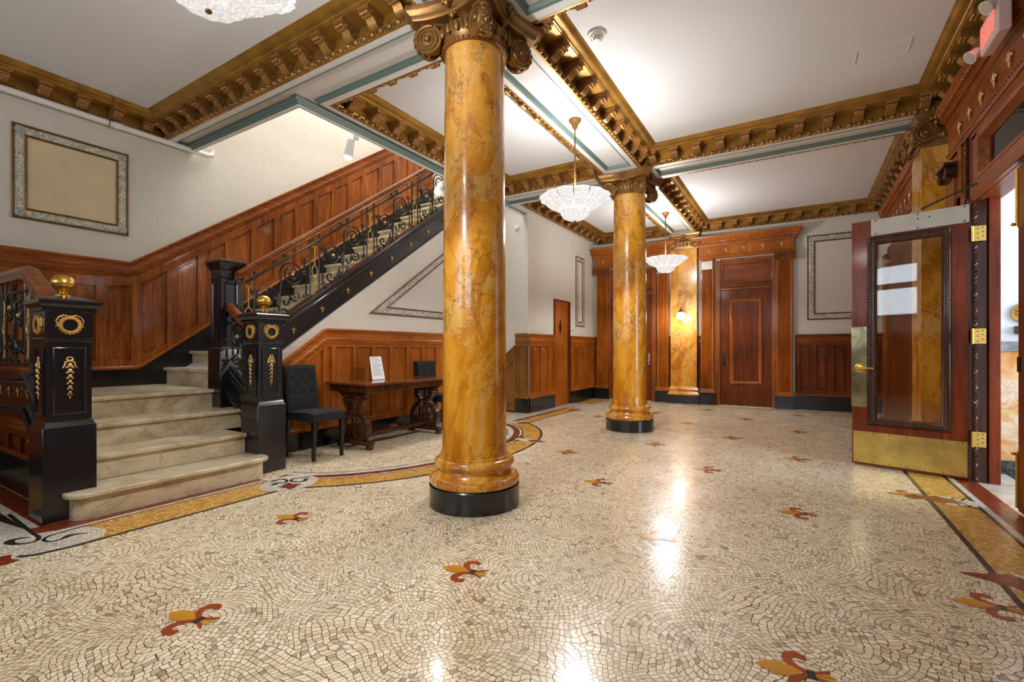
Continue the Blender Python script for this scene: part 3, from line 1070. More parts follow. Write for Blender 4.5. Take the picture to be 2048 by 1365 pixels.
def column(cx, cy, label):
    t = thing('marble_column', (cx, cy, 0), label, 'column', 'marble columns standing free in the hall')
    M().lathe([(0.318, 0), (0.323, 0.004), (0.323, 0.147), (0.318, 0.153)], cx, cy, 64).build('plinth', 'black_stone', t, 30)
    base = [(0.30, 0.153), (0.314, 0.158), (0.322, 0.175), (0.322, 0.195), (0.312, 0.212), (0.296, 0.219), (0.29, 0.226), (0.276, 0.229), (0.262, 0.245), (0.256, 0.262), (0.258, 0.272), (0.270, 0.276), (0.282, 0.290), (0.286, 0.306), (0.281, 0.322), (0.268, 0.334), (0.252, 0.338), (0.250, 0.352), (0.24, 0.356)]
    M().lathe(base, cx, cy, 64).build('base', 'siena_marble', t, 30)
    sh = [(0.238, 0.356), (0.238, 0.370), (0.231, 0.40), (0.229, 0.5)]
    for k in range(1, 11):
        z = 0.5 + (3.20 - 0.5) * k / 10
        sh.append((0.229 - 0.017 * (k / 10) ** 1.4, z))
    M().lathe(sh, cx, cy, 64).build('shaft', 'siena_marble', t, 30)
    capital_round(t, cx, cy, 3.20, 0.212)
    return t


column(-2.0, 2.765, 'nearest golden marble column on a round black plinth, gilded scroll capital')
column(-2.0, 6.41, 'golden marble column further back, standing between the two glass pendant lamps')


def pier(cx0, cx1, cy0, cy1, face, label, flat):
    """square marble pier against a wall; face = outward unit vectors that show volutes"""
    cx, cy = (cx0 + cx1) / 2, (cy0 + cy1) / 2
    t = thing('marble_pilaster', (cx, cy, 0), label, 'pilaster')
    P = lambda g, z: [(cx0 - g, cy0 - g, z), (cx1 + (0 if not flat else g), cy0 - g, z), (cx1 + (0 if not flat else g), cy1 + (0 if flat else g), z), (cx0 - g, cy1 + (0 if flat else g), z)]
    M().loft([P(0.05, 0), P(0.05, 0.168), P(0.045, 0.172)], True, True).build('plinth', 'black_stone', t, 0)
    M().loft([P(g, z) for g, z in ((0.045, 0.172), (0.05, 0.18), (0.05, 0.205), (0.03, 0.222), (0.018, 0.25), (0.02, 0.262), (0.032, 0.27), (0.034, 0.30), (0.02, 0.315), (0.012, 0.33), (0, 0.345))], True, True).build('base', 'siena_marble', t, 30)
    M().loft([P(0, 0.345), P(0, 3.14)], True, True).build('shaft', 'siena_marble', t, 0)
    m = M()
    m.loft([P(g, z) for g, z in ((0, 3.13), (0.014, 3.135), (0.016, 3.15), (0.004, 3.156), (0.01, 3.2), (0.03, 3.25), (0.03, 3.30), (0.01, 3.32), (0.01, 3.36), (0.035, 3.365), (0.04, 3.38), (0.035, 3.40), (0.055, 3.43), (0.06, 3.462), (0.05, 3.4655))], True, True)
    for fx, fy in face:
        n = V((fx, fy, 0))
        u = V((-fy, fx, 0))
        w = (cx1 - cx0) / 2 if fy else (cy1 - cy0) / 2
        o = V((cx, cy, 0)) + n * (((cy1 - cy0) / 2) if fy else ((cx1 - cx0) / 2))
        for s in (-1, 1):
            c = o + u * s * (w - 0.03) + n * 0.062 + V((0, 0, 3.255))
            if c.x > 1.16:
                continue
            m.cyl(c - n * 0.07, c + n * 0.006, 0.094, 0.094, 28)
            m.tube(spiral(c + n * 0.01, 0.082, 2.3, pi / 2, u * -s, (0, 0, 1), 0.25, 44, 1), [0.015 * (1 - 0.4 * i / 44) for i in range(45)], 6)
            m.ball(c + n * 0.01, 0.024, seg=10, rings=6)
            for i in range(7):
                b = radians(-60 + i * 22)
                m.ball(c + u * s * 0.1 * cos(b) + V((0, 0, 0.1 * sin(b))), 0.016, seg=6, rings=4)
        for k in range(-2, 3):
            p = o + u * k * (w * 0.27) + n * 0.04 + V((0, 0, 3.225))
            m.ball(p, 0.026, 0.026, 0.036, 8, 6)
        for a, b, r in ((0, 3.40, 0.032), (-0.035, 3.39, 0.024), (0.035, 3.39, 0.024), (0, 3.345, 0.028), (-0.04, 3.33, 0.02), (0.04, 3.33, 0.02), (0, 3.30, 0.02), (-0.07, 3.31, 0.018), (0.07, 3.31, 0.018)):
            m.ball(o + u * a + n * 0.06 + V((0, 0, b)), r, r, r * 1.1, 8, 6)
    m.build('capital', 'capital_bronze', t, 40)
    return t


pier(-2.262, -1.752, 10.02, 10.148, [(0, -1)], 'flat golden marble pilaster on the far wall between the two wooden doorways', True)
pier(1.055, 1.258, 6.20, 6.66, [(0, -1), (-1, 0)], 'square golden marble pilaster behind the open glazed door', False)

# ------------------------------------------------------------------ staircase
st = thing('staircase', (-4.9, 2.4, 0), 'marble staircase rising in two flights from the mosaic floor to the upper floor', 'staircase')
RI = 0.178
NX = [-3.885, -4.20, -4.54, -4.90]


def tread(poly, z, name='step'):
    m = M().poly([(x, y, z - 0.032) for x, y in poly], (0, 0, 1), 0.032)
    return m


def roundpoly(x0, x1, y0, y1, r, n=8):
    pts = [(x0, y0), (x0, y1)]
    pts = [(x1 - r + r * cos(-pi / 2 + pi / 2 * i / n), y0 + r + r * sin(-pi / 2 + pi / 2 * i / n)) for i in range(n + 1)]
    pts += [(x1 - r + r * cos(pi / 2 * i / n), y1 - r + r * sin(pi / 2 * i / n)) for i in range(n + 1)]
    return pts + [(x0, y1), (x0, y0)]


p = roundpoly(-4.23, NX[0], 1.075, 2.405, 0.10)
s1 = M().poly([(x, y, RI - 0.034) for x, y in p], (0, 0, 1), 0.034).build('step', 'stair_marble', st, 30, bevel=0.008)
q = roundpoly(-4.23, NX[0] - 0.035, 1.11, 2.37, 0.08)
M().poly([(x, y, 0) for x, y in q], (0, 0, 1), RI - 0.034).build('riser', 'stair_marble', st, 30)
for k in range(1, 4):
    y0, y1 = (1.245, 2.36) if k == 1 else ((1.13, 2.56) if k < 3 else (1.135, 2.60))
    x1 = NX[k]
    x0 = NX[k + 1] - 0.03 if k < 3 else XL + 0.005
    z = RI * (k + 1)
    M().box(x0 - 0.02, x1, y0, y1, z - 0.034, z).build('step' if k < 3 else 'landing', 'stair_marble', st, 0, bevel=0.008)
    M().box(x0 - 0.03 if k < 3 else x1 - 0.1, x1 - 0.035, y0, y1, z - RI, z - 0.034).build('riser', 'stair_marble', st, 0)
ZL = RI * 4
# upper flight, between the left wall and the stringer
for k in range(1, 19):
    y = 2.50 + 0.264 * (k - 1)
    z = ZL + 0.185 * k
    M().box(XL + 0.004, -4.80, y - 0.0, min(y + 0.30, 7.09), z - 0.034, z).build('step', 'stair_marble', st, 0, bevel=0.007)
    M().box(XL + 0.004, -4.80, y + 0.032, y + 0.052, z - 0.185, z - 0.034).build('riser', 'stair_marble', st, 0)
m = M()
for x in (-4.80,):
    m.poly([(x, 2.6, ZL - 0.1), (x, 6.8, ZL + 2.78), (x, 6.8, ZL + 2.93), (x, 2.6, ZL + 0.1)], (-1, 0, 0), 1.34)
m.build('soffit', 'wall_plaster', st, 0)


def fleur_relief(m, c, u, w, n, s=1.0):
    """small fleur-de-lis: c centre, u sideways, w up, n outward"""
    c, u, w, n = V(c), V(u), V(w), V(n)
    p = lambda a, b, d=0.004: c + u * a * s + w * b * s + n * d
    m.tube([p(0, -0.005), p(0, 0.015), p(0, 0.032), p(0, 0.052)], [0.004 * s, 0.008 * s, 0.009 * s, 0.001], 6)
    for q in (-1, 1):
        m.tube([p(q * 0.003, -0.004), p(q * 0.012, 0.012), p(q * 0.024, 0.022), p(q * 0.034, 0.015), p(q * 0.032, 0.005)], [0.004 * s, 0.005 * s, 0.006 * s, 0.005 * s, 0.003 * s], 6)
        m.tube([p(0, -0.008), p(q * 0.014, -0.028)], [0.004 * s, 0.003 * s], 5)
    m.tube([p(0, -0.008), p(0, -0.045)], [0.005 * s, 0.002 * s], 5)
    m.tube([p(-0.014, -0.006, 0.007), p(0.014, -0.006, 0.007)], 0.0045 * s, 6)


def stringer(path, out, zb, zt, parent, fleurs, mid, name='stringer'):
    """path of (x,y,z) reference line; zb/zt offsets"""
    up = V((0, 0, 1))
    m = M()
    m.sweep(path, out, [(-0.10, zb), (0.0, zb), (0.0, zt), (-0.10, zt)])
    m.sweep(path, out, [(0.0, zt - 0.11), (0.012, zt - 0.10), (0.022, zt - 0.075), (0.014, zt - 0.065), (0.03, zt - 0.04), (0.034, zt - 0.01), (0.026, zt + 0.004), (-0.10, zt + 0.004)])
    m.sweep(path, out, [(0.0, zb + 0.095), (0.014, zb + 0.088), (0.020, zb + 0.07), (0.012, zb + 0.062), (0.030, zb + 0.045), (0.036, zb + 0.015), (0.026, zb), (0.0, zb - 0.004)])
    m.build(name, 'black_paint', parent, 30)
    f, f2 = M(), M()
    # carved leaf edging
    L = 0
    for i in range(len(path) - 1):
        a, b = V(path[i]), V(path[i + 1])
        L = (b - a).length
        o = V(out[i] if isinstance(out, list) else out)
        k = int(L / 0.035)
        for j in range(k):
            p = a + (b - a) * ((j + 0.5) / k)
            f.ball(p + o * 0.028 + up * (zb + 0.066), 0.010, 0.013, 0.013, 6, 4)
            f2.ball(p + o * 0.018 + up * (zt - 0.085), 0.008, 0.012, 0.010, 6, 4)
    f.build('leaf_edging', 'wrought_iron', parent, 60)
    f2.build('bead_edging', 'black_paint', parent, 60)
    for c, u in fleurs:
        g = M()
        fleur_relief(g, c, u, up, mid, 0.85)
        g.build('fleur_ornament', 'worn_gold', parent, 60)


XG = -4.70
yy0, yy1 = 2.72, 6.9
P0 = (XG, yy0, 0.985 + 0.706 * (yy0 - 3.0))
P1 = (XG, yy1, 0.985 + 0.706 * (yy1 - 3.0))
fl = [((XG + 0.004, 3.14 + 0.362 * k, 0.985 + 0.706 * (0.14 + 0.362 * k) + 0.22), (0, 1, 0)) for k in range(9)]
stringer([P0, P1], V((1, 0, 0)), -0.02, 0.44, st, fl, (1, 0, 0))
# short stringer of the lower flight on the table side
stringer([(-4.80, 2.52, 0.62), (-4.28, 2.52, 0.30)], V((0, -1, 0)), 0.0, 0.30, st, [], (0, 1, 0))
# stringer of the lower flight and landing on the street side
YL = 1.10
pa = [(XL + 0.01, YL, 0.60), (-4.80, YL, 0.60), (-4.29, YL, 0.22)]
fl = [((x, YL - 0.003, 0.775), (1, 0, 0)) for x in (-5.02, -4.80, -5.24, -5.46, -5.68, -5.90)]
m = M()
stringer(pa, V((0, -1, 0)), 0.0, 0.33, st, fl, (0, -1, 0))


# ------------------------------------------------------------------ newel posts
def wreath(m, c, u, n, r=0.047):
    c, u, n = V(c), V(u), V(n)
    up = V((0, 0, 1))
    for i in range(18):
        a = 2 * pi * i / 18
        p = c + u * r * cos(a) + up * r * sin(a)
        m.ball(p + n * 0.004, 0.0125, seg=6, rings=5)
        p = c + u * (r + 0.009) * cos(a + 0.15) + up * (r + 0.009) * sin(a + 0.15)
        m.ball(p, 0.009, seg=5, rings=4)
    for s in (-1, 1):
        m.tube([c + up * (r + 0.006), c + u * s * 0.03 + up * (r + 0.018), c + u * s * 0.055 + up * (r + 0.004), c + u * s * 0.068 + up * (r - 0.02), c + u * s * 0.060 + up * (r - 0.045), c + u * s * 0.072 + up * (r - 0.06)], [0.006, 0.006, 0.005, 0.006, 0.005, 0.003], 6)


def belldrop(m, c, u, n, h=0.26):
    c, u, n = V(c), V(u), V(n)
    up = V((0, 0, 1))
    m.tube([c + u * 0.016 * cos(2 * pi * i / 10) + up * (h / 2 + 0.011 * sin(2 * pi * i / 10)) for i in range(10)], 0.0045, 5, True)
    for s in (-1, 1):
        m.tube([c + up * (h / 2 - 0.012), c + u * s * 0.022 + up * (h / 2 - 0.02), c + u * s * 0.026 + up * (h / 2 - 0.042), c + u * s * 0.036 + up * (h / 2 - 0.06)], [0.005, 0.006, 0.005, 0.003], 5)
    k = 6
    for i in range(k):
        z = h / 2 - 0.04 - i * (h - 0.05) / k
        w = 1 - 0.09 * i
        q = c + up * z
        m.ball(q + n * 0.004, 0.013 * w, 0.013 * w, 0.015 * w, 6, 5)
        for s in (-1, 1):
            m.tube([q + up * 0.0, q + u * s * 0.012 * w - up * 0.012, q + u * s * 0.021 * w - up * 0.019], [0.008 * w, 0.007 * w, 0.004], 5)
    m.tube([c + up * (-h / 2 + 0.02), c - up * (h / 2)], [0.006, 0.002], 5)


def newel(cx, cy, label):
    t = thing('newel_post', (cx, cy, 0), label, 'newel post', 'black newel posts with brass balls')
    S = lambda g, z: [(cx + i * g, cy + j * g, z) for i, j in ((-1, -1), (1, -1), (1, 1), (-1, 1))]
    M().loft([S(0.134, 0), S(0.134, 0.60), S(0.130, 0.607), S(0.126, 0.612), S(0.119, 0.634), S(0.116, 0.64)], True, True).build('plinth', 'black_paint', t, 30, bevel=0.005)
    M().loft([S(g, z) for g, z in ((0.113, 0.638), (0.111, 1.145), (0.118, 1.15), (0.124, 1.158), (0.124, 1.168), (0.118, 1.175), (0.119, 1.34), (0.124, 1.345), (0.124, 1.352), (0.128, 1.356), (0.128, 1.366), (0.14, 1.372), (0.148, 1.384), (0.15, 1.39))], True, True).build('shaft', 'black_paint', t, 30)
    cap = M().loft([S(g, z) for g, z in ((0.150, 1.388), (0.155, 1.392), (0.156, 1.412), (0.150, 1.418), (0.12, 1.430), (0.07, 1.445), (0.045, 1.452))], True, True)
    for a in range(4):
        d, u = V((cos(a * pi / 2), sin(a * pi / 2), 0)), V((-sin(a * pi / 2), cos(a * pi / 2), 0))
        o = V((cx, cy, 0))
        for k in range(-6, 7):
            p = o + d * 0.13 + u * k * 0.0195
            cap.box(p.x - 0.006, p.x + 0.006, p.y - 0.006, p.y + 0.006, 1.345, 1.366)
    cap.build('cap', 'black_paint', t, 30)
    M().lathe([(0.03, 0), (0.042, 0.003), (0.042, 0.008), (0.026, 0.014), (0.022, 0.022), (0.03, 0.028), (0.034, 0.034), (0.027, 0.040)], cx, cy, 28, 1.450).ball((cx, cy, 1.54), 0.064, 0.064, 0.056, 28, 18).build('ball_finial', 'polished_brass', t, 60)
    for a in range(4):
        if a == 1:
            continue
        d, u = V((cos(a * pi / 2), sin(a * pi / 2), 0)), V((-sin(a * pi / 2), cos(a * pi / 2), 0))
        o = V((cx, cy, 0)) + d * 0.113
        m = M()
        q = lambda s, z: o + u * s + V((0, 0, z))
        m.ring([q(-0.082, 0.68), q(0.082, 0.68), q(0.082, 1.115), q(-0.082, 1.115)], d, [(0, -0.004), (0, 0.006), (0.006, 0.009), (0.010, 0.004), (0.018, 0.004), (0.022, -0.004)])
        for i in range(22):
            for s in (-1, 1):
                m.ball(q(s * 0.070, 0.70 + i * 0.0182) + d * 0.004, 0.0045, seg=5, rings=4)
        m.build('panel_frame', 'black_paint', t, 40)
        m = M()
        wreath(m, V((cx, cy, 1.258)) + d * 0.122, u, d)
        m.build('wreath', 'worn_gold', t, 60)
        m = M()
        belldrop(m, V((cx, cy, 0.91)) + d * 0.120, u, d)
        m.build('bell_drop', 'pale_gold', t, 60)
    return t


newel(-4.158, 1.118, 'black newel post with gold wreath at the left foot of the stairs, in the foreground')
newel(-4.185, 2.50, 'black newel post with gold wreath between the stairs and the black chair')

t = thing('newel_post', (-4.90, 2.54, 0.36), 'tall plain black newel post at the turn of the staircase, without a ball', 'newel post')
S = lambda g, z: [(-4.90 + i * g, 2.54 + j * g, z) for i, j in ((-1, -1), (1, -1), (1, 1), (-1, 1))]
M().loft([S(0.115, 0.34), S(0.115, 1.10), S(0.11, 1.11), S(0.10, 1.125)], True, True).build('plinth', 'black_paint', t, 30, bevel=0.004)
M().loft([S(0.094, 1.12), S(0.094, 1.80), S(0.10, 1.805), S(0.102, 1.815), S(0.096, 1.822), S(0.097, 1.88)], True, True).build('shaft', 'black_paint', t, 30)
M().loft([S(g, z) for g, z in ((0.097, 1.878), (0.104, 1.884), (0.106, 1.90), (0.118, 1.92), (0.128, 1.945), (0.132, 1.952), (0.132, 1.975), (0.12, 1.982), (0.04, 1.995))], True, True).build('cap', 'black_paint', t, 30)
for a in (0, 3, 2):
    d, u = V((cos(a * pi / 2), sin(a * pi / 2), 0)), V((-sin(a * pi / 2), cos(a * pi / 2), 0))
    q = lambda s, z: V((-4.90, 2.54, 0)) + d * 0.094 + u * s + V((0, 0, z))
    M().ring([q(-0.066, 1.19), q(0.066, 1.19), q(0.066, 1.76), q(-0.066, 1.76)], d, [(0, -0.004), (0, 0.007), (0.006, 0.010), (0.011, 0.004), (0.017, -0.004)]).build('panel_frame', 'black_paint', t, 40)


# ------------------------------------------------------------------ wrought iron balustrades
def rail_profile(w, h):
    return [(-w, 0), (-w * 1.15, h * 0.25), (-w * 0.8, h * 0.4), (-w * 1.05, h * 0.6), (-w * 0.8, h * 0.95), (0, h * 1.1), (w * 0.8, h * 0.95), (w * 1.05, h * 0.6), (w * 0.8, h * 0.4), (w * 1.15, h * 0.25), (w, 0)]


def scroll_panel(T, L, slope, H=0.66):
    """T(t, h) gives a 3-D point; one bay of scrollwork"""
    m = M()
    k = slope
    ay = (T(1, 0) - T(0, 0))
    ay = V((ay.x, ay.y, 0)).normalized()
    P = lambda t, h: T(t * L, h)
    R = 0.0115

    def sp(t, h, r, turns, a0, hand, rr=R, end=0.15):
        pts = spiral(P(t, h), r, turns, a0, ay, (0, 0, 1), end, int(14 * turns) + 6, hand)
        n = len(pts)
        m.tube(pts, [rr * (1 - 0.3 * i / n) for i in range(n)], 6)
        return pts[0]
    # two large volutes springing from one stem
    for t, h, r, hand, a0 in ((0.26, 0.38, 0.122, 1, -0.4), (0.70, 0.45, 0.145, -1, pi + 0.4)):
        p0 = sp(t, h, r, 2.3, a0, hand)
        m.tube(bez([p0, p0 + V((0, 0, -0.06)), P(0.47, 0.26), P(0.47, 0.16)], 8), R, 6)
    m.tube([P(0.47, 0.02), P(0.47, 0.20), P(0.47, 0.34)], 0.010, 6)
    # lower scrolls
    for t, h, r, hand, a0, tt in ((0.20, 0.15, 0.064, -1, 0.0, 0.40), (0.76, 0.19, 0.066, 1, pi, 0.55)):
        p0 = sp(t, h, r, 1.3, a0, hand)
        m.tube(bez([p0, P((t + tt) / 2, h - 0.07), P(tt, h - 0.04), P(tt, h + 0.04)], 8), R, 6)
    for t, h, r, hand, a0 in ((0.40, 0.10, 0.038, 1, 0.5), (0.56, 0.10, 0.038, -1, pi - 0.5), (0.30, 0.03, 0.024, 1, pi / 2), (0.66, 0.03, 0.024, -1, pi / 2),
                              (0.08, 0.52, 0.036, 1, pi), (0.08, 0.40, 0.030, -1, pi), (0.92, 0.52, 0.036, -1, 0), (0.92, 0.38, 0.030, 1, 0), (0.07, 0.10, 0.034, -1, pi), (0.93, 0.12, 0.034, 1, 0)):
        sp(t, h, r, 1.2, a0, hand, R * 0.85)
    for a, b in (((0.08, 0.55), (0.08, 0.38)), ((0.92, 0.55), (0.92, 0.36)), ((0.05, 0.36), (0.05, 0.14)), ((0.95, 0.36), (0.95, 0.14))):
        m.tube([P(*a), P(*b)], R * 0.8, 5)
    # pair of curls under the handrail
    for t, hand, a0 in ((0.42, 1, -pi / 2), (0.58, -1, -pi / 2)):
        sp(t, H + 0.045, 0.026, 1.2, a0, hand, R * 0.8)
    m.tube([P(0.36, H + 0.012), P(0.64, H + 0.012)], R * 0.8, 5)
    return m


def gold_baluster(T, t0, H):
    m = M()
    ay = (T(t0 + 0.1, 0) - T(t0, 0))
    ay = V((ay.x, ay.y, 0)).normalized()
    P = lambda a, h: T(t0, h) + ay * a
    m.tube([P(0, 0.06), P(0, H / 2 - 0.07)], 0.007, 6)
    m.tube([P(0, H / 2 + 0.07), P(0, H - 0.06)], 0.007, 6)
    m.tube([P(0.036 * cos(2 * pi * i / 16), H / 2 + 0.062 * sin(2 * pi * i / 16)) for i in range(16)], 0.006, 5, True)
    for z in (H / 2 - 0.075, H / 2 + 0.075):
        m.ball(P(0, z), 0.012, seg=8, rings=5)
    for z, s in ((H - 0.05, 1), (0.05, -1)):
        for q in (-1, 1):
            m.tube([P(0, z - s * 0.03), P(q * 0.008, z - s * 0.005), P(q * 0.024, z + s * 0.008), P(q * 0.034, z - s * 0.006), P(q * 0.026, z - s * 0.018), P(q * 0.018, z - s * 0.008)], 0.004, 5)
    return m


def balustrade(name, T, segs, golds, slope, label, H=0.66, rails=None, grp=None, L0=0, L1=1, mat_rail='rail_wood'):
    p = T(L0, 0)
    b = thing(name, (p.x, p.y, p.z), label, 'balustrade', grp)
    for a, l in segs:
        sp_ = scroll_panel(lambda t, h, a=a: T(a + t, h), l, slope, H).build('scroll_panel', 'wrought_iron', b, 60)
        for q, h in ((0.26, 0.38), (0.70, 0.45)):
            M().ball(T(a + l * q, h), 0.020, seg=10, rings=8).build('boss', 'pale_gold', sp_, 60)
    for g in golds:
        gold_baluster(T, g, H).build('baluster', 'worn_gold', b, 60)
        for s in (-0.06, 0.06):
            m = M()
            m.tube([T(g + s, -0.02), T(g + s, H + 0.075)], 0.010, 6)
            m.build('post', 'wrought_iron', b, 60)
    return b


# main flight: reference line = bottom rail
XB_ = -4.75


def T1(t, h):
    return V((XB_, 2.66 + t, 1.118 + 0.706 * t + h))


golds = [-0.045 + 0.826 * k + 0.0 for k in range(1, 6)]
segs = [(-0.045 + 0.826 * k + 0.075, 0.826 - 0.15) for k in range(0, 5)]
b = balustrade('stair_balustrade', T1, segs, [0.0 + 0.02] + golds, 0.706, 'black scrollwork balustrade with gold balusters climbing the long upper flight')
L1 = 4.3
for nm, h, r in (('bottom_rail', 0.0, 0.012), ('top_rail', 0.66, 0.013)):
    M().tube([T1(0, h), T1(L1, h)], r, 6).build(nm, 'wrought_iron', b, 60)
M().sweep([T1(-0.10, 0.735), T1(L1, 0.735)], V((1, 0, 0)), rail_profile(0.038, 0.085)).build('handrail', 'rail_wood', b, 40)


# short rail between the ball newel and the tall newel
def T2(t, h):
    return V((-4.79 + t, 2.52, 0.93 - 0.60 * t + h))


b = balustrade('stair_balustrade', T2, [(0.03, 0.42)], [], -0.6, 'short iron balustrade with a sloping wooden rail between the two right-hand newel posts', 0.42)
for nm, h, r in (('bottom_rail', 0.0, 0.012), ('top_rail', 0.44, 0.013)):
    M().tube([T2(0, h), T2(0.5, h)], r, 6).build(nm, 'wrought_iron', b, 60)
M().sweep([T2(0, 0.55), T2(0.50, 0.55)], V((0, 1, 0)), rail_profile(0.036, 0.08)).build('handrail', 'mahogany_wide', b, 40)


# landing rail on the street side
def T3(t, h):
    return V((-4.92 - t, 1.13, 0.985 + h))


b = balustrade('stair_balustrade', T3, [(0.10, 0.50), (0.70, 0.50)], [0.02, 0.62, 1.2], 0, 'black scrollwork balustrade with a curved wooden handrail along the raised landing at the left edge', 0.56)
for nm, h, r in (('bottom_rail', 0.0, 0.013), ('top_rail', 0.56, 0.013)):
    M().tube([T3(-0.04, h), T3(1.24, h)], r, 6).build(nm, 'wrought_iron', b, 60)
m = M()
m.tube([(-4.88, 1.13, 0.985), (-4.30, 1.13, 0.62)], 0.012, 6)
m.tube([(-4.88, 1.13, 1.545), (-4.30, 1.13, 1.18)], 0.012, 6)
for k in range(4):
    x = -4.80 + k * 0.13
    m.tube([(x, 1.13, 0.93 - k * 0.082), (x, 1.13, 1.50 - k * 0.082)], 0.008, 6)
    m.tube(spiral((x + 0.06, 1.13, 1.22 - k * 0.082), 0.05, 1.6, 0, (1, 0, 0), (0, 0, 1), 0.2, 24), 0.007, 5)
m.build('sloping_rail', 'wrought_iron', b, 60)
pth = bez([(-4.29, 1.13, 1.30), (-4.50, 1.13, 1.43), (-4.70, 1.13, 1.52), (-4.80, 1.13, 1.58)], 5) + bez([(-4.80, 1.13, 1.58), (-4.87, 1.13, 1.625), (-4.93, 1.13, 1.625)], 5)[1:] + [V((XL + 0.02, 1.13, 1.625))]
M().sweep(pth, V((0, 1, 0)), rail_profile(0.05, 0.095)).build('handrail', 'rail_wood', b, 40)

# ------------------------------------------------------------------ panelled dado
CAP = [(0.0, 0.0), (0.012, 0.0), (0.016, -0.01), (0.038, -0.0), (0.050, 0.006), (0.052, -0.012), (0.040, -0.026), (0.036, -0.045), (0.030, -0.052), (0.030, -0.095), (0.036, -0.10), (0.040, -0.118), (0.032, -0.13), (0.028, -0.165), (0.022, -0.178), (0.018, -0.185), (0.0, -0.185)]
CAP = [(a, b - 0.006) for a, b in CAP]


def panel_cell(m, O, I, n, d_frame, d_back, d_field, notch=True):
    """frame between outer quad O and opening I, with a raised field"""
    n = V(n)
    f = [V(p) + n * d_frame for p in O]
    g = [V(p) + n * d_frame for p in I]
    h = [V(p) + n * d_back for p in I]
    vs = f + g + h
    fs = []
    for i in range(4):
        j = (i + 1) % 4
        fs += [(i, j, 4 + j, 4 + i), (4 + i, 4 + j, 8 + j, 8 + i)]
    m.add(vs, fs)
    c = sum(h, V()) / 4
    # raised field with clipped corners
    def inset(q, a):
        out = []
        for i in range(4):
            d1 = (q[i] - q[i - 1]).normalized()
            d2 = (q[(i + 1) % 4] - q[i]).normalized()
            n1, n2 = n.cross(d1), n.cross(d2)
            if (c - q[i]).dot(n1) < 0 and (c - q[i]).dot(n2) < 0:
                n1, n2 = -n1, -n2
            out.append(q[i] + (n1 + n2) / (1 + n1.dot(n2)) * a)
        return out
    w = min((h[1] - h[0]).length, (h[2] - h[1]).length)
    if w < 0.07:
        m.add(h, [(0, 1, 2, 3)])
        return
    a = min(0.035, w * 0.22)
    q0, q1 = inset(h, 0.0), inset(h, a)
    k = min(0.022, w * 0.10)

    def octo(q, kk):
        out = []
        for i in range(4):
            d1 = (q[i - 1] - q[i]).normalized()
            d2 = (q[(i + 1) % 4] - q[i]).normalized()
            out += [q[i] + d1 * kk, q[i] + (d1 + d2) * kk * 0.42, q[i] + d2 * kk]
        return out
    lift = n * (d_field - d_back)
    m.loft([octo(q0, 0.0005), octo(q1, k), [p + lift for p in octo(inset(h, a + 0.008), k)]], True, False)
    kk = len(m.v)
    m.add([p + lift for p in octo(inset(h, a + 0.008), k)], [tuple(range(12))])


def dado(nm, label, org, u, n, ts, zb, zt, base_lo, wood_m, cap_m, floor_z=None, base_mat='black_stone', stile=0.045, capends=None, top_rail=0.10, bot_rail=0.09, base_h=None):
    """org: point at t=0; u along, n outward; ts: cell boundaries; zb/zt: functions of t for wood bottom and cap top;
    base_lo: function giving the bottom of the black base"""
    org, u, n = V(org), V(u), V(n)
    mid = (ts[0] + ts[-1]) / 2
    P = lambda t, z, d=0.0: org + u * t + V((0, 0, z)) + n * d
    root = tag(thing(nm, P(mid, base_lo(mid)), label, 'wall panelling'), kind='structure')
    brk = sorted(set([ts[0], ts[-1]] + [t for t in (capends or []) if ts[0] < t < ts[-1]]))
    # cap rail
    M().sweep([P(t, zt(t)) for t in brk], n, CAP).build('cap_rail', cap_m, root, 30)
    m = M()
    for a, b in zip(ts[:-1], ts[1:]):
        cut = 0.185
        O = [P(a, zb(a)), P(b, zb(b)), P(b, zt(b) - cut), P(a, zt(a) - cut)]
        s = min(stile, (b - a) * 0.2)
        sl_b, sl_t = (zb(b) - zb(a)) / (b - a), (zt(b) - zt(a)) / (b - a)
        I = [P(a + s, zb(a) + sl_b * s + bot_rail), P(b - s, zb(b) - sl_b * s + bot_rail), P(b - s, zt(b) - sl_t * s - cut - top_rail), P(a + s, zt(a) + sl_t * s - cut - top_rail)]
        if (I[3] - I[0]).z < 0.05 or (I[2] - I[1]).z < 0.05:
            m.add([p + n * 0.026 for p in O], [(0, 1, 2, 3)])
            continue
        panel_cell(m, O, I, n, 0.028, 0.006, 0.013)
    m.build('panelling', wood_m, root, 20)
    bb = sorted(set(brk))
    M().sweep([P(t, zb(t)) for t in bb], n, [(0.0, -0.004), (0.036, -0.004), (0.042, 0.004), (0.040, 0.020), (0.032, 0.030), (0.026, 0.034), (0.0, 0.034)]).build('base_moulding', cap_m, root, 30)
    m = M()
    for a, b in zip(bb[:-1], bb[1:]):
        m.poly([P(a, base_lo(a)), P(b, base_lo(b)), P(b, zb(b) - 0.002), P(a, zb(a) - 0.002)], n, 0.034)
    m.build('skirting', base_mat, root, 0)
    return root


# left wall: level along the landing, then climbing with the stair
def zt_l(y):
    return 2.04 if y < 2.185 else 2.04 + SL * (y - 2.185)


def zb_l(y):
    return 0.892 if y < 2.268 else 0.892 + SL * (y - 2.268)


flat_ts = [1.16, 1.25, 1.58, 1.94, 2.24]
sl_ts = [2.24, 2.575, 2.90, 3.215, 3.54, 3.86, 4.17, 4.475, 4.79, 5.09, 5.38, 5.75, 6.1, 6.45, 6.8, 7.09]


def zt_piece(y):
    return zt_l(y)


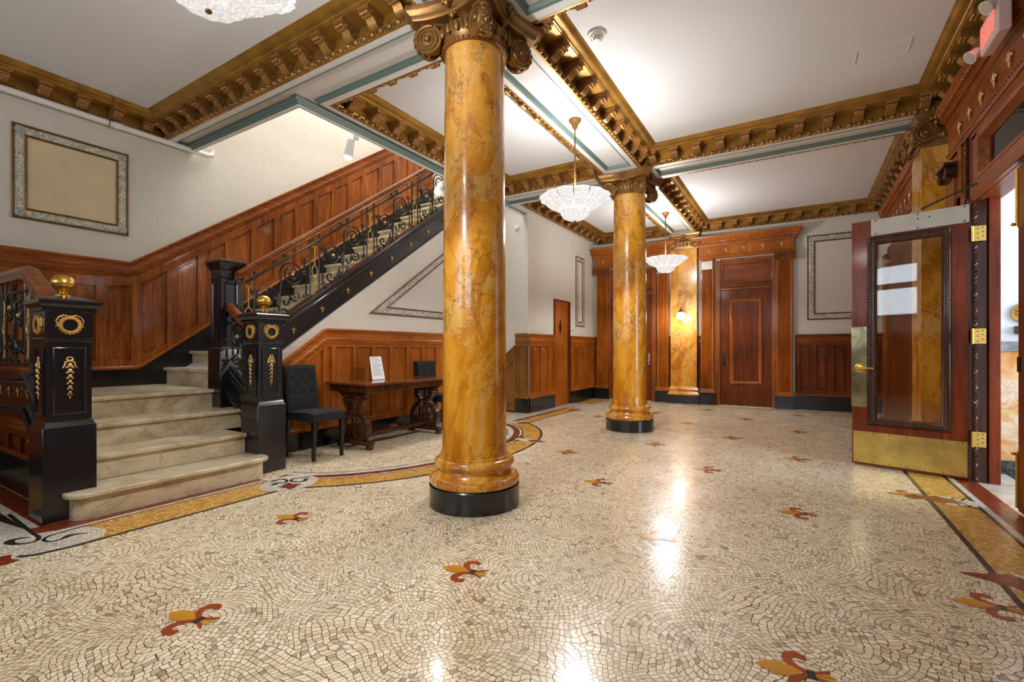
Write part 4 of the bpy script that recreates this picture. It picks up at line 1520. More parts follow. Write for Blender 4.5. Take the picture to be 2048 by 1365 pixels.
r = dado('trim_7', 'dark panelled dado climbing the staircase wall', (XL, 0, 0), (0, 1, 0), (1, 0, 0), flat_ts + sl_ts[1:], zb_l, zt_l,
         lambda y: ZL if y < 2.52 else ZL + SL * (y - 2.52), 'mahogany', 'mahogany_across', capends=[2.185, 2.268, 2.52], stile=0.04)
r = dado('trim_8', 'dark panelled dado on the left wall near the camera', (XL, 0, 0), (0, 1, 0), (1, 0, 0), [-2.58, -2.1, -1.6, -1.1, -0.6, -0.1, 0.4, 0.9, 1.09], lambda y: 0.26, lambda y: 1.38, lambda y: 0.0, 'mahogany', 'mahogany_across')
# under the stair
ztu = lambda y: 1.345 if y > 3.50 else 1.345 - SL * (3.50 - y)
dado('trim_9', 'orange oak panelled dado under the staircase behind the table', (XS, 0, 0), (0, 1, 0), (1, 0, 0), [2.77, 3.12, 3.50, 3.60, 3.925, 4.22, 4.52, 4.84, 5.145, 5.45, 5.76, 6.07], lambda y: 0.20, ztu, lambda y: 0.0, 'orange_oak', 'orange_oak_across', capends=[3.50], stile=0.035, top_rail=0.03, bot_rail=0.07)
# alcove side wall, both sides of the service door
dado('trim_10', 'orange oak panelled dado left of the narrow service door', (XA, 0, 0), (0, 1, 0), (1, 0, 0), [7.12, 7.25, 7.56, 7.86, 8.10], lambda y: 0.25, lambda y: 1.38, lambda y: 0.0, 'orange_oak', 'orange_oak_across', stile=0.04, top_rail=0.04)
dado('trim_11', 'orange oak panelled dado right of the narrow service door', (XA, 0, 0), (0, 1, 0), (1, 0, 0), [8.84, 9.16, 9.48, 9.80, 10.13], lambda y: 0.25, lambda y: 1.38, lambda y: 0.0, 'orange_oak', 'orange_oak_across', stile=0.04, top_rail=0.04)
dado('trim_12', 'tan panelled dado on the return wall by the basement stair', (XA + 0.02, YA, 0), (-1, 0, 0), (0, -1, 0), [0, 0.05, 0.22, 0.26], lambda y: 0.25, lambda y: 1.38, lambda y: 0.0, 'tan_oak', 'tan_oak', stile=0.02, top_rail=0.04)
dado('trim_13', 'tan panelled dado sloping down beside the basement stair', (XA - 0.24, YA, 0), (-1, 0, 0), (0, -1, 0), [0, 0.28, 0.40], lambda y: 0.03, lambda y: 1.18 - 0.85 * y, lambda y: 0.0, 'tan_oak', 'tan_oak', stile=0.03, top_rail=0.06)
# far wall
dado('trim_14', 'dark panelled dado on the far wall behind the open door', (-0.06, YF, 0), (1, 0, 0), (0, -1, 0), [0, 0.04, 0.30, 0.56, 0.82, 1.08, 1.31], lambda y: 0.26, lambda y: 1.38, lambda y: 0.0, 'mahogany_deep', 'mahogany_wide', stile=0.035, top_rail=0.03, bot_rail=0.10)
dado('trim_15', 'dark panelled dado in the far left corner', (XA, YF, 0), (1, 0, 0), (0, -1, 0), [0, 0.11], lambda y: 0.25, lambda y: 1.38, lambda y: 0.0, 'mahogany', 'mahogany_wide')
for i, a in enumerate((-2.335, -1.75)):
    dado('trim_%d' % (16 + i), 'sliver of dark dado beside the flat marble pilaster', (a, YF, 0), (1, 0, 0), (0, -1, 0), [0, 0.075], lambda y: 0.25, lambda y: 1.38, lambda y: 0.0, 'mahogany_deep', 'mahogany_wide')
# outside of the landing, facing the street side
tt = [0, 0.3, 0.6, 0.9, 1.2, 1.5, 1.80]
m_ = dado('trim_18', 'dark panelled dado below the raised landing at the left edge', (XL + 0.03, 1.14, 0), (1, 0, 0), (0, -1, 0), [0, 0.40, 0.75, 1.06, 1.32, 1.70], lambda y: 0.28, lambda y: 0.62 if y < 1.32 else 0.62 - 0.65 * (y - 1.32), lambda y: 0.0, 'mahogany_deep', 'mahogany_wide', capends=[1.32], top_rail=0.0, bot_rail=0.03)


# ------------------------------------------------------------------ wooden doorways on the far wall
def ionic_small(parent, c, u, n, w, s=1.0, mat='orange_oak'):
    """small carved wooden scroll capital, c = centre of its foot"""
    c, u, n = V(c), V(u), V(n)
    up = V((0, 0, 1))
    m = M()
    P = lambda a, b, d: c + u * a + up * b + n * d
    m.poly([P(-w - 0.01, 0, -0.04), P(w + 0.01, 0, -0.04), P(w + 0.01, 0.014, -0.04), P(-w - 0.01, 0.014, -0.04)], n, 0.065)
    m.poly([P(-w - 0.05, 0.112, -0.05), P(w + 0.05, 0.112, -0.05), P(w + 0.05, 0.142, -0.05), P(-w - 0.05, 0.142, -0.05)], n, 0.125)
    m.poly([P(-w, 0.014, -0.04), P(w, 0.014, -0.04), P(w, 0.112, -0.04), P(-w, 0.112, -0.04)], n, 0.07)
    for q in (-1, 1):
        cc = P(q * (w + 0.006), 0.056, 0.055)
        m.cyl(cc - n * 0.08, cc, 0.052, 0.052, 20)
        m.tube(spiral(cc + n * 0.002, 0.046, 2, pi / 2, u * -q, up, 0.25, 30, 1), 0.007, 5)
        m.ball(cc, 0.014, seg=6, rings=4)
    for k in range(-2, 3):
        m.ball(P(k * w * 0.32, 0.065, 0.034), 0.018, 0.018, 0.028, 6, 5)
    m.build('capital', mat, parent, 40)


def fluted(parent, c0, u, n, w, z0, z1, depth, mat, nf=7):
    c0, u, n = V(c0), V(u), V(n)
    P = lambda a, z, d: V((c0.x, c0.y, 0)) + u * a + V((0, 0, z)) + n * d
    # section with rounded flutes
    sec = [(-w, -0.03), (-w, depth)]
    fw = (2 * w - 0.05) / nf
    x = -w + 0.025
    for i in range(nf):
        for t in (0.12, 0.3, 0.5, 0.7, 0.88):
            sec.append((x + fw * t, depth - 0.017 * sin(pi * (t - 0.12) / 0.76)))
        x += fw
    sec += [(w, depth), (w, -0.03)]
    M().loft([[P(a, z, d) for a, d in sec] for z in (z0, z1)], True, True).build('pilaster', mat, parent, 50)
    b = M()
    for z, g in ((0.0, 0.03), (0.02, 0.03), (0.035, 0.018), (0.05, 0.022), (0.06, 0.012), (0.075, 0.0)):
        b.add([P(-w - g, z0 - 0.075 + z, -0.03), P(w + g, z0 - 0.075 + z, -0.03), P(w + g, z0 - 0.075 + z, depth + g), P(-w - g, z0 - 0.075 + z, depth + g)], [])
    b2 = M()
    b2.loft([b.v[i * 4:i * 4 + 4] for i in range(6)], True, True)
    b2.build('pilaster_base', mat, parent, 30)
    g = 0.034
    M().poly([P(-w - g, 0, -0.03), P(w + g, 0, -0.03), P(w + g, 0, depth + g), P(-w - g, 0, depth + g)], (0, 0, 1), z0 - 0.075).build('pilaster_plinth', 'black_stone', parent, 0)


ENT = [(0.0, 0.0), (0.03, 0.0), (0.034, 0.012), (0.050, 0.03), (0.055, 0.045), (0.044, 0.055), (0.03, 0.06), (0.03, 0.235), (0.05, 0.24), (0.055, 0.27), (0.07, 0.275), (0.074, 0.30), (0.10, 0.31), (0.104, 0.335), (0.125, 0.345), (0.135, 0.37), (0.16, 0.40), (0.165, 0.425), (0.0, 0.425)]


def entablature(parent, a, b, yw, z0, mat, dirn=(0, -1, 0), scale=1.0, fleurs=4, oscale=None):
    n = V(dirn)
    ends = [V(a), V(b)]
    u = (ends[1] - ends[0]).normalized()
    m = M()
    oscale = oscale or scale
    prof = [(p * oscale, q * scale) for p, q in ENT]
    L = (ends[1] - ends[0]).length
    # returns at both ends
    rings = []
    path = [ends[0] - n * 0.001, ends[0], ends[1], ends[1] - n * 0.001]
    outs = [-u, n - u, n + u, u]
    m.sweep([p + V((0, 0, z0)) for p in path], outs, prof, False)
    m.build('entablature', mat, parent, 30)
    d = M()
    k = int(L / 0.028)
    for i in range(k):
        p = ends[0] + u * ((i + 0.5) * L / k) + n * (0.058 * oscale)
        c = p + V((0, 0, z0 + 0.288 * scale))
        d.poly([c - u * 0.008 + V((0, 0, -0.012)), c + u * 0.008 + V((0, 0, -0.012)), c + u * 0.008 + V((0, 0, 0.012)), c - u * 0.008 + V((0, 0, 0.012))], n, 0.022)
    k = int(L / 0.05)
    for i in range(k):
        p = ends[0] + u * ((i + 0.5) * L / k)
        d.ball(p + n * 0.104 * oscale + V((0, 0, z0 + 0.33 * scale)), 0.013, 0.013, 0.013, 6, 4)
        d.ball(p + n * 0.05 * oscale + V((0, 0, z0 + 0.028 * scale)), 0.010, 0.010, 0.010, 6, 4)
    d.build('dentils', mat, parent, 40)
    for i in range(fleurs):
        c = ends[0] + u * (L * (i + 0.5) / fleurs) + n * 0.032 + V((0, 0, z0 + 0.15 * scale))
        g = M()
        fleur_relief(g, c, u, (0, 0, 1), n, 1.15)
        g.build('fleur_ornament', 'worn_gold', parent, 60)


def doorway(nm, label, cx, mirror):
    """panelled door with fluted pilasters; cx = centre of the leaf"""
    s = -1 if mirror else 1
    D = tag(thing(nm, (cx, YF, 0), label, 'door'), kind='structure')
    X = lambda a: cx + s * a
    lo = lambda a, b: (min(X(a), X(b)), max(X(a), X(b)))
    yf = YF - 0.06
    m = M()
    for a, b, z0, z1 in ((-0.54, -0.447, 0, 2.86), (0.447, 0.54, 0, 2.86), (-0.447, 0.447, 2.275, 2.315), (-0.447, 0.447, 2.82, 2.88)):
        x0, x1 = lo(a, b)
        m.box(x0, x1, yf, YF, z0, z1)
    m.build('jamb', 'mahogany', D, 0, bevel=0.004)
    m = M()
    x0, x1 = lo(-0.447, 0.447)
    m.sweep([(x0, yf, 2.30), (x1, yf, 2.30)], V((0, -1, 0)), [(-0.03, 0), (0.006, 0), (0.012, 0.02), (0.02, 0.03), (0.02, 0.05), (0.012, 0.06), (0.018, 0.09), (0.010, 0.10), (-0.03, 0.10)])
    k = 32
    for i in range(k):
        m.ball((x0 + (x1 - x0) * (i + 0.5) / k, yf - 0.018, 2.335), 0.011, 0.009, 0.012, 6, 4)
    m.build('transom_rail', 'mahogany_wide', D, 40)
    m = M().box(x0, x1, YF - 0.03, YF - 0.004, 2.40, 2.82)
    m.ring([(x0, YF - 0.03, 2.40), (x1, YF - 0.03, 2.40), (x1, YF - 0.03, 2.82), (x0, YF - 0.03, 2.82)], (0, -1, 0), [(0, 0.012), (0.05, 0.012), (0.058, 0.004), (0.062, 0)], closed=False)
    m.build('transom_panel', 'mahogany_wide', D, 30)
    # leaf
    m = M().box(x0 + 0.004, x1 - 0.004, YF - 0.045, YF - 0.005, 0.012, 2.272)
    m.build('door_leaf', 'mahogany_deep', D, 0, bevel=0.003)
    px0, px1 = lo(-0.265, 0.29)
    fr = M().ring([(px0, YF - 0.045, 0.43), (px1, YF - 0.045, 0.43), (px1, YF - 0.045, 2.08), (px0, YF - 0.045, 2.08)], (0, -1, 0), [(0, 0), (0.002, 0.014), (0.012, 0.020), (0.045, 0.014), (0.052, 0.004), (0.06, 0.0)])
    for (a, b), (c, d) in (((px0, 0.43), (px1, 0.43)), ((px0, 2.08), (px1, 2.08)), ((px0, 0.43), (px0, 2.08)), ((px1, 0.43), (px1, 2.08))):
        L = abs(c - a) + abs(d - b)
        k = int(L / 0.032)
        ox = 0.026 * ((1 if a == px0 else -1) if a == c else 0)
        oz = 0.026 * ((1 if b < 1 else -1) if b == d else 0)
        for i in range(k):
            t = (i + 0.5) / k
            fr.ball((a + (c - a) * t + ox, YF - 0.062, b + (d - b) * t + oz), 0.013, 0.008, 0.013, 6, 4)
    fr.build('panel_moulding', 'orange_oak', D, 40)
    M().box(px0 + 0.06, px1 - 0.06, YF - 0.0475, YF - 0.04, 0.49, 2.02).build('door_panel', 'mahogany_deep', D, 0)
    a, b = lo(-0.10, 0.17)
    M().box(a, b, YF - 0.052, YF - 0.04, 0.33, 0.40).build('mail_slot', 'mahogany_deep', D, 0, bevel=0.003)
    a, b = lo(-0.405, -0.365)
    h = M().box(a, b, YF - 0.05, YF - 0.044, 0.78, 1.02)
    h.ball((X(-0.385), YF - 0.085, 0.86), 0.026, 0.024, 0.026, 12, 8)
    h.cyl((X(-0.385), YF - 0.085, 0.86), (X(-0.385), YF - 0.045, 0.86), 0.010)
    h.build('handle', 'steel' if mirror else 'wrought_iron', D, 40)
    a, b = lo(-0.447, 0.447)
    M().box(a, b, YF - 0.16, YF - 0.004, 0, 0.012).build('threshold', 'threshold_marble', D, 0)
    for q, aw in ((-0.68, 0.118), (0.655, 0.122)):
        fluted(D, (X(q), YF, 0), (1, 0, 0), (0, -1, 0), aw, 0.31, 2.77 if q > 0 else 2.70, 0.085, 'orange_oak')
        if q > 0 or mirror:
            ionic_small(D, (X(q), YF - 0.09, 2.762), (1, 0, 0), (0, -1, 0), aw, mat='rail_wood')
        else:
            M().box(X(q) - 0.10, X(q) + 0.10, YF - 0.10, YF, 2.70, 2.86).build('capital_core', 'brushed_plate', D, 0)
            M().box(X(q) - 0.118, X(q) + 0.118, YF - 0.085, YF, 2.86, 2.905).build('capital_top', 'mahogany', D, 0)
    a, b = lo(-0.80, 0.78)
    entablature(D, (a, YF - 0.085, 0), (b, YF - 0.085, 0), YF, 2.905, 'orange_oak', fleurs=5)
    M().box(a + 0.002, b - 0.002, YF - 0.10, YF - 0.001, 2.907, 3.32).build('frieze_core', 'orange_oak', D, 0)


doorway('door_1', 'tall dark wooden door with beaded panel between fluted pilasters, right of the far marble pilaster', -0.885, False)
doorway('door_2', 'dark wooden doorway half hidden behind the second marble column', -3.115, True)

# narrow service door in the side wall
D = tag(thing('door_3', (XA, 8.46, 0), 'narrow plain wooden service door with a diamond-shaped vision panel', 'door'), kind='structure')
m = M().box(XA - 0.03, XA + 0.022, 8.095, 8.125, 0, 2.07).box(XA - 0.03, XA + 0.022, 8.80, 8.83, 0, 2.07).box(XA - 0.03, XA + 0.022, 8.125, 8.80, 2.045, 2.07)
m.build('door_frame', 'mahogany_deep', D, 0, bevel=0.003)
M().box(XA - 0.005, XA + 0.012, 8.128, 8.70, 0.01, 2.043).build('door_leaf', 'orange_oak', D, 0)
M().box(XA - 0.005, XA + 0.006, 8.70, 8.80, 0.01, 2.043).build('inner_jamb', 'mahogany_deep', D, 0)
m = M().poly([(XA + 0.012, 8.36, 1.38), (XA + 0.012, 8.42, 1.54), (XA + 0.012, 8.36, 1.70), (XA + 0.012, 8.30, 1.54)], (1, 0, 0), 0.006)
m.build('vision_panel', 'black_paint', D, 0)

# ------------------------------------------------------------------ entrance side: wooden screen, transom, doors
SCR = tag(thing('trim_19', (XR, 4.5, 0), 'carved mahogany entrance screen with fleur frieze, rope moulding and transom light', 'door surround'), kind='structure')
XW = XR - 0.004


def bxw(y0, y1, z0, z1, d, name='stile', mat='mahogany', bev=0.004):
    return M().box(XW - d, XW, y0, y1, z0, z1).build(name, mat, SCR, 0, bevel=bev)


# stiles and rails
M().box(XW - 0.05, 1.322, 5.335, 5.40, 0, 2.36).build('door_jamb', 'carved_walnut', SCR, 0, bevel=0.003)
M().box(1.328, XR + 0.14, 5.318, 5.40, 0, 2.36).build('door_casing', 'door_mahogany', SCR, 0, bevel=0.006)
M().box(XR, XR + 0.16, 3.50, 5.40, 2.34, 2.47).build('door_head', 'mahogany_across', SCR, 0, bevel=0.004)
bxw(2.6, 5.36, 2.34, 2.47, 0.035, 'transom_bar', 'mahogany_across')
bxw(2.6, 5.36, 2.83, 2.90, 0.03, 'top_rail', 'mahogany_across')
bxw(5.19, 5.34, 2.47, 2.86, 0.03, 'stile')
bxw(5.42, 5.98, 0, 2.90, 0.014, 'side_panel_field', 'orange_oak')
bxw(5.42, 5.50, 0, 2.90, 0.036)
bxw(5.62, 5.72, 0, 2.90, 0.036)
bxw(5.42, 5.98, 2.34, 2.46, 0.036, 'rail', 'mahogany_across')
bxw(5.72, 6.0, 0, 2.66, 0.06, 'small_pilaster')
ionic_small(SCR, (XW - 0.055, 5.86, 2.66), (0, 1, 0), (-1, 0, 0), 0.10, mat='carved_walnut')
bxw(6.70, 7.0, 0, 2.66, 0.06, 'small_pilaster')
ionic_small(SCR, (XW - 0.055, 6.86, 2.66), (0, 1, 0), (-1, 0, 0), 0.10, mat='orange_oak')
bxw(7.0, 9.7, 0, 2.75, 0.03, 'far_panelling', 'mahogany_deep')
bxw(9.7, 10.0, 0, 2.66, 0.06, 'small_pilaster')
bxw(-1.0, 3.50, 0, 2.9, 0.03, 'near_panelling', 'mahogany_deep')
# rope moulding beside the hinges and up the screen
for rx, ry, za, zc in ((1.246, 5.324, 0.02, 2.33), (XW - 0.045, 5.393, 2.36, 2.9)):
    m = M()
    nz = int((zc - za) / 0.0125)
    for k in range(2):
        m.tube([(rx + 0.008 * cos(2 * pi * z * 14 + pi * k), ry + 0.008 * sin(2 * pi * z * 14 + pi * k), z) for z in [za + i * 0.0125 for i in range(nz)]], 0.009, 5)
    m.build('rope_moulding', 'carved_walnut', SCR, 60)
bxw(5.365, 5.42, 0, 2.9, 0.035, 'rope_backing', 'mahogany_deep')
# transom light
x0 = XR + 0.02
m = M().ring([(XW - 0.03, 3.55, 2.47), (XW - 0.03, 5.19, 2.47), (XW - 0.03, 5.19, 2.83), (XW - 0.03, 3.55, 2.83)], (-1, 0, 0), [(0, -0.05), (0, 0.008), (0.02, 0.008), (0.035, 0.0), (0.045, -0.02), (0.05, -0.05)])
m.build('transom_frame', 'mahogany_across', SCR, 30)
M().box(XR + 0.012, XR + 0.018, 3.58, 5.16, 2.50, 2.80).build('transom_glass', 'clear_glass', SCR, 0)
# entablature of the screen
for a, b in ((2.6, 5.99), (6.70, 9.9)):
    entablature(SCR, (XW - 0.02, a, 0), (XW - 0.02, b, 0), 0, 2.90, 'mahogany_across', (-1, 0, 0), 1.22, 0, 0.6)
    M().box(XW - 0.03, XW - 0.001, a, b, 2.9, 3.41).build('frieze_core', 'orange_oak_across', SCR, 0)
    y = b - 0.40
    while y > max(a, 3.9):
        g = M()
        fleur_relief(g, (XW - 0.045, y, 3.05), (0, -1, 0), (0, 0, 1), (-1, 0, 0), 1.3)
        g.build('fleur_ornament', 'pale_gold', SCR, 60)
        y -= 0.288
m = M()
for k in range(110):
    y = 9.6 - k * 0.06
    if 5.99 < y < 6.70 or y < 3.4:
        continue
    m.ball((XW - 0.105, y, 3.325), 0.018, 0.028, 0.018, 6, 4, Matrix.Rotation(0.5, 3, 'Z'))
m.build('rope_moulding', 'mahogany', SCR, 60)


# open glazed leaf, hinged at the jamb and swung into the hall
HX, HY = 1.215, 5.335
AL = pi - 0.30
D4 = tag(thing('door_4', (HX, HY, 0), 'open mahogany entrance door with bevelled glass, brass kick plate and lever handle', 'door', rz=AL), kind='structure')
# the leaf is modelled with +y towards the camera once rotated
W_, Hh, th = 0.815, 2.315, 0.045
gx0, gx1, gz0, gz1 = 0.175, 0.628, 0.46, 2.085


def dl(m, n, mt, **k):
    return m.build(n, mt, D4, local=True, **k)


dl(M().box(0, gx0, -th, 0, 0.014, Hh), 'stile', 'door_mahogany', smooth=0, bevel=0.002)
dl(M().box(gx1, W_, -th, 0, 0.014, Hh), 'stile', 'door_mahogany', smooth=0, bevel=0.002)
dl(M().box(gx0, gx1, -th, 0, 0.014, gz0), 'rail', 'door_mahogany', smooth=0)
dl(M().box(gx0, gx1, -th, 0, gz1, Hh), 'rail', 'door_mahogany', smooth=0)
dl(M().box(gx0 - 0.002, gx1 + 0.002, -0.026, -0.020, gz0 - 0.002, gz1 + 0.002), 'glass_pane', 'clear_glass', smooth=0)
for yy, nn in ((-th, -1), (0, 1)):
    fr = M().ring([(gx0 - 0.065, yy, gz0 - 0.07), (gx1 + 0.065, yy, gz0 - 0.07), (gx1 + 0.065, yy, gz1 + 0.065), (gx0 - 0.065, yy, gz1 + 0.065)], (0, nn, 0),
                  [(0, -0.002), (0.002, 0.012), (0.012, 0.020), (0.018, 0.014), (0.046, 0.018), (0.056, 0.008), (0.064, 0.004), (0.068, -0.012)])
    if nn > 0:
        for s_, (a, c) in (('h', (gx0 - 0.03, gx1 + 0.03)), ('v', (gz0 - 0.03, gz1 + 0.03))):
            k = int((c - a) / 0.026)
            for i in range(k):
                t = a + (c - a) * (i + 0.5) / k
                for q in (0, 1):
                    p = (t, yy + 0.018, (gz0 - 0.036) if q else (gz1 + 0.032)) if s_ == 'h' else ((gx0 - 0.033) if q else (gx1 + 0.033), yy + 0.018, t)
                    fr.ball(p, 0.011, 0.008, 0.011, 6, 4)
    dl(fr, 'glazing_moulding', 'carved_walnut', smooth=45)
dl(M().box(0.012, W_ - 0.012, 0, 0.004, 0.03, 0.325), 'kick_plate', 'kick_brass', smooth=0)
sc = M()
for i in range(7):
    for z in (0.045, 0.31):
        sc.ball((0.04 + i * 0.122, 0.004, z), 0.005, 0.003, 0.005, 6, 4)
dl(sc, 'kick_plate_screws', 'wrought_iron', smooth=60)
dl(M().box(0.0, 0.665, 0, 0.004, 2.165, Hh - 0.002), 'head_plate', 'brushed_plate', smooth=0)
sc = M()
for x, z in ((0.03, 2.18), (0.03, 2.30), (0.63, 2.18), (0.63, 2.30), (0.25, 2.26), (0.33, 2.26), (0.33, 2.18), (0.33, 2.30)):
    sc.ball((x, 0.004, z), 0.007, 0.004, 0.007, 6, 4)
dl(sc, 'head_plate_screws', 'wrought_iron', smooth=60)
dl(M().box(W_ - 0.118, W_ + 0.004, 0, 0.004, 0.555, 1.315), 'push_plate', 'push_brass', smooth=0)
h = M().lathe([(0.045, 0), (0.045, 0.006), (0.034, 0.010), (0.03, 0.016), (0.012, 0.018), (0.010, 0.05)], 0, 0, 20)
h.v = [(W_ - 0.065 + x, 0.004 + z, 0.925 + y) for x, y, z in h.v]
h.tube([(W_ - 0.065, 0.052, 0.925), (W_ - 0.10, 0.054, 0.925), (W_ - 0.18, 0.050, 0.925)], [0.012, 0.010, 0.008], 8)
dl(h, 'lever_handle', 'polished_brass', smooth=50)
dl(M().box(W_ - 0.20, W_ - 0.12, -0.03, 0.01, 0.0, 0.014), 'door_wedge', 'tan_oak', smooth=0)
# hinges stand on the jamb
for z in (0.36, 1.21, 2.055):
    m = M()
    m.add([(1.226, 5.294, z - 0.062), (1.306, 5.294, z - 0.062), (1.306, 5.294, z + 0.062), (1.226, 5.294, z + 0.062), (1.226, 5.300, z - 0.062), (1.306, 5.300, z - 0.062), (1.306, 5.300, z + 0.062), (1.226, 5.300, z + 0.062)],
          [(0, 1, 2, 3), (7, 6, 5, 4), (0, 4, 5, 1), (3, 2, 6, 7), (1, 5, 6, 2), (0, 3, 7, 4)])
    m.cyl((1.222, 5.290, z - 0.064), (1.222, 5.290, z + 0.064), 0.009, seg=12)
    for a, c in ((1.256, 0.04), (1.256, 0.0), (1.256, -0.04), (1.286, 0.045), (1.286, 0.012), (1.286, -0.025)):
        m.cur = 1
        m.cyl((a, 5.2935, z + c), (a, 5.2925, z + c), 0.005, seg=8)
        m.cur = 0
    m.build('hinge', ['hinge_brass', 'wrought_iron'], SCR, 40)
# closer arm from the head of the leaf to the frame
M().tube([(1.235, 5.16, 2.44), (1.10, 5.28, 2.40), (0.92, 5.40, 2.335)], 0.009, 8).build('closer_arm', 'wrought_iron', SCR, 60)

# closed second leaf, only its edge is in view
D5 = tag(thing('door_5', (XR + 0.02, 4.0, 0), 'closed second entrance leaf with brass flush bolts at the right edge', 'door'), kind='structure')
M().box(XR, XR + 0.045, 3.50, 4.475, 0.014, 2.33).build('door_leaf', 'door_mahogany', D5, 0, bevel=0.003)
for z0, z1 in ((0.03, 0.42), (1.92, 2.32)):
    m = M().box(XR - 0.006, XR, 4.440, 4.470, z0, z1)
    m.cyl((XR - 0.012, 4.455, z0 + 0.01), (XR - 0.012, 4.455, z1 - 0.01), 0.008, seg=10)
    m.ball((XR - 0.03, 4.455, z0 + 0.02 if z0 > 1 else z1 - 0.02), 0.012, seg=8, rings=6)
    m.build('flush_bolt', 'polished_brass', D5, 40)
M().box(XR - 0.008, XR, 4.43, 4.47, 0.95, 1.05).build('latch_plate', 'wrought_iron', D5, 0)

# ------------------------------------------------------------------ vestibule seen through the doorway
struct('floor_vestibule', M().box(XR + 0.02, 4.6, 1.9, 6.0, -0.1, 0.0), 'threshold_marble')
m = M().box(XR + 0.14, 4.6, 5.85, 6.0, 0, 4.2).box(XR + 0.14, 4.6, 1.75, 1.9, 0, 4.2).box(4.6, 4.75, 1.75, 6.0, 0, 0.5).box(4.6, 4.75, 1.75, 6.0, 3.4, 4.2).box(4.6, 4.75, 5.3, 6.0, 0.5, 3.4).box(4.6, 4.75, 1.75, 3.0, 0.5, 3.4)
struct('wall_vestibule', m, 'ceiling_white')
struct('ceiling_vestibule', M().box(XR + 0.14, 4.75, 1.75, 6.0, 4.0, 4.1), 'ceiling_white')
m = M().box(XR + 0.22, 4.55, 5.825, 5.85, 0.12, 1.08)
tag(m.build('trim_20', 'vestibule_marble', None, 0), kind='structure')
m = M().box(XR + 0.22, 4.55, 5.81, 5.85, 1.08, 1.17)
tag(m.build('trim_21', 'grey_marble', None, 0, bevel=0.008), kind='structure')
m = M().box(XR + 0.22, 4.55, 5.80, 5.85, 0, 0.12).box(XR + 0.30, 4.5, 5.45, 5.80, 0.0, 0.002)
tag(m.build('baseboard_vestibule', 'dark_marble', None, 0), kind='structure')
t = thing('grille_rosette', (1.68, 5.84, 1.42), 'round gilded pierced rosette on the white vestibule wall', 'rosette')
m = M().lathe([(0.085, 0), (0.085, 0.012), (0.078, 0.02), (0.068, 0.012), (0.066, 0.006)], 0, 0, 28)
m.v = [(x, -z, y) for x, y, z in m.v]
for i in range(12):
    a = 2 * pi * i / 12
    m.ball((0.04 * cos(a), -0.012, 0.04 * sin(a)), 0.022, 0.008, 0.010, 8, 5, Matrix.Rotation(-a, 3, 'Y'))
m.ball((0, -0.014, 0), 0.016, 0.012, 0.016)
m.build('plate', 'worn_gold', t, 50, local=True)
tag(M().box(1.62, 1.82, 5.80, 5.85, 1.235, 1.305).build('wall_box', 'dark_plastic', None, 0, bevel=0.005), 'dark rectangular box below the rosette on the vestibule wall', 'wall box')
t = thing('ceiling_boss', (2.3, 5.0, 3.99), 'ornate plaster ceiling boss seen through the transom glass', 'ceiling boss')
m = M().lathe([(0.45, 0), (0.45, -0.03), (0.36, -0.06), (0.30, -0.05), (0.2, -0.10), (0.08, -0.14), (0.02, -0.22)], 0, 0, 32)
for i in range(14):
    a = 2 * pi * i / 14
    m.ball((0.36 * cos(a), 0.36 * sin(a), -0.06), 0.07, 0.04, 0.03, 8, 5, Matrix.Rotation(a, 3, 'Z'))
m.build('boss', 'grey_marble', t, 50, local=True)

# ------------------------------------------------------------------ lamps
def lamp_light(name, kind, loc, power, radius, parent, col=(1, 0.965, 0.925), **k):
    l = bpy.data.lights.new(name, kind)
    l.energy = power
    l.color = col
    l.shadow_soft_size = radius
    for a, b in k.items():
        setattr(l, a, b)
    o = bpy.data.objects.new(name, l)
    C.objects.link(o)
    o.parent = parent
    o.location = loc
    return o


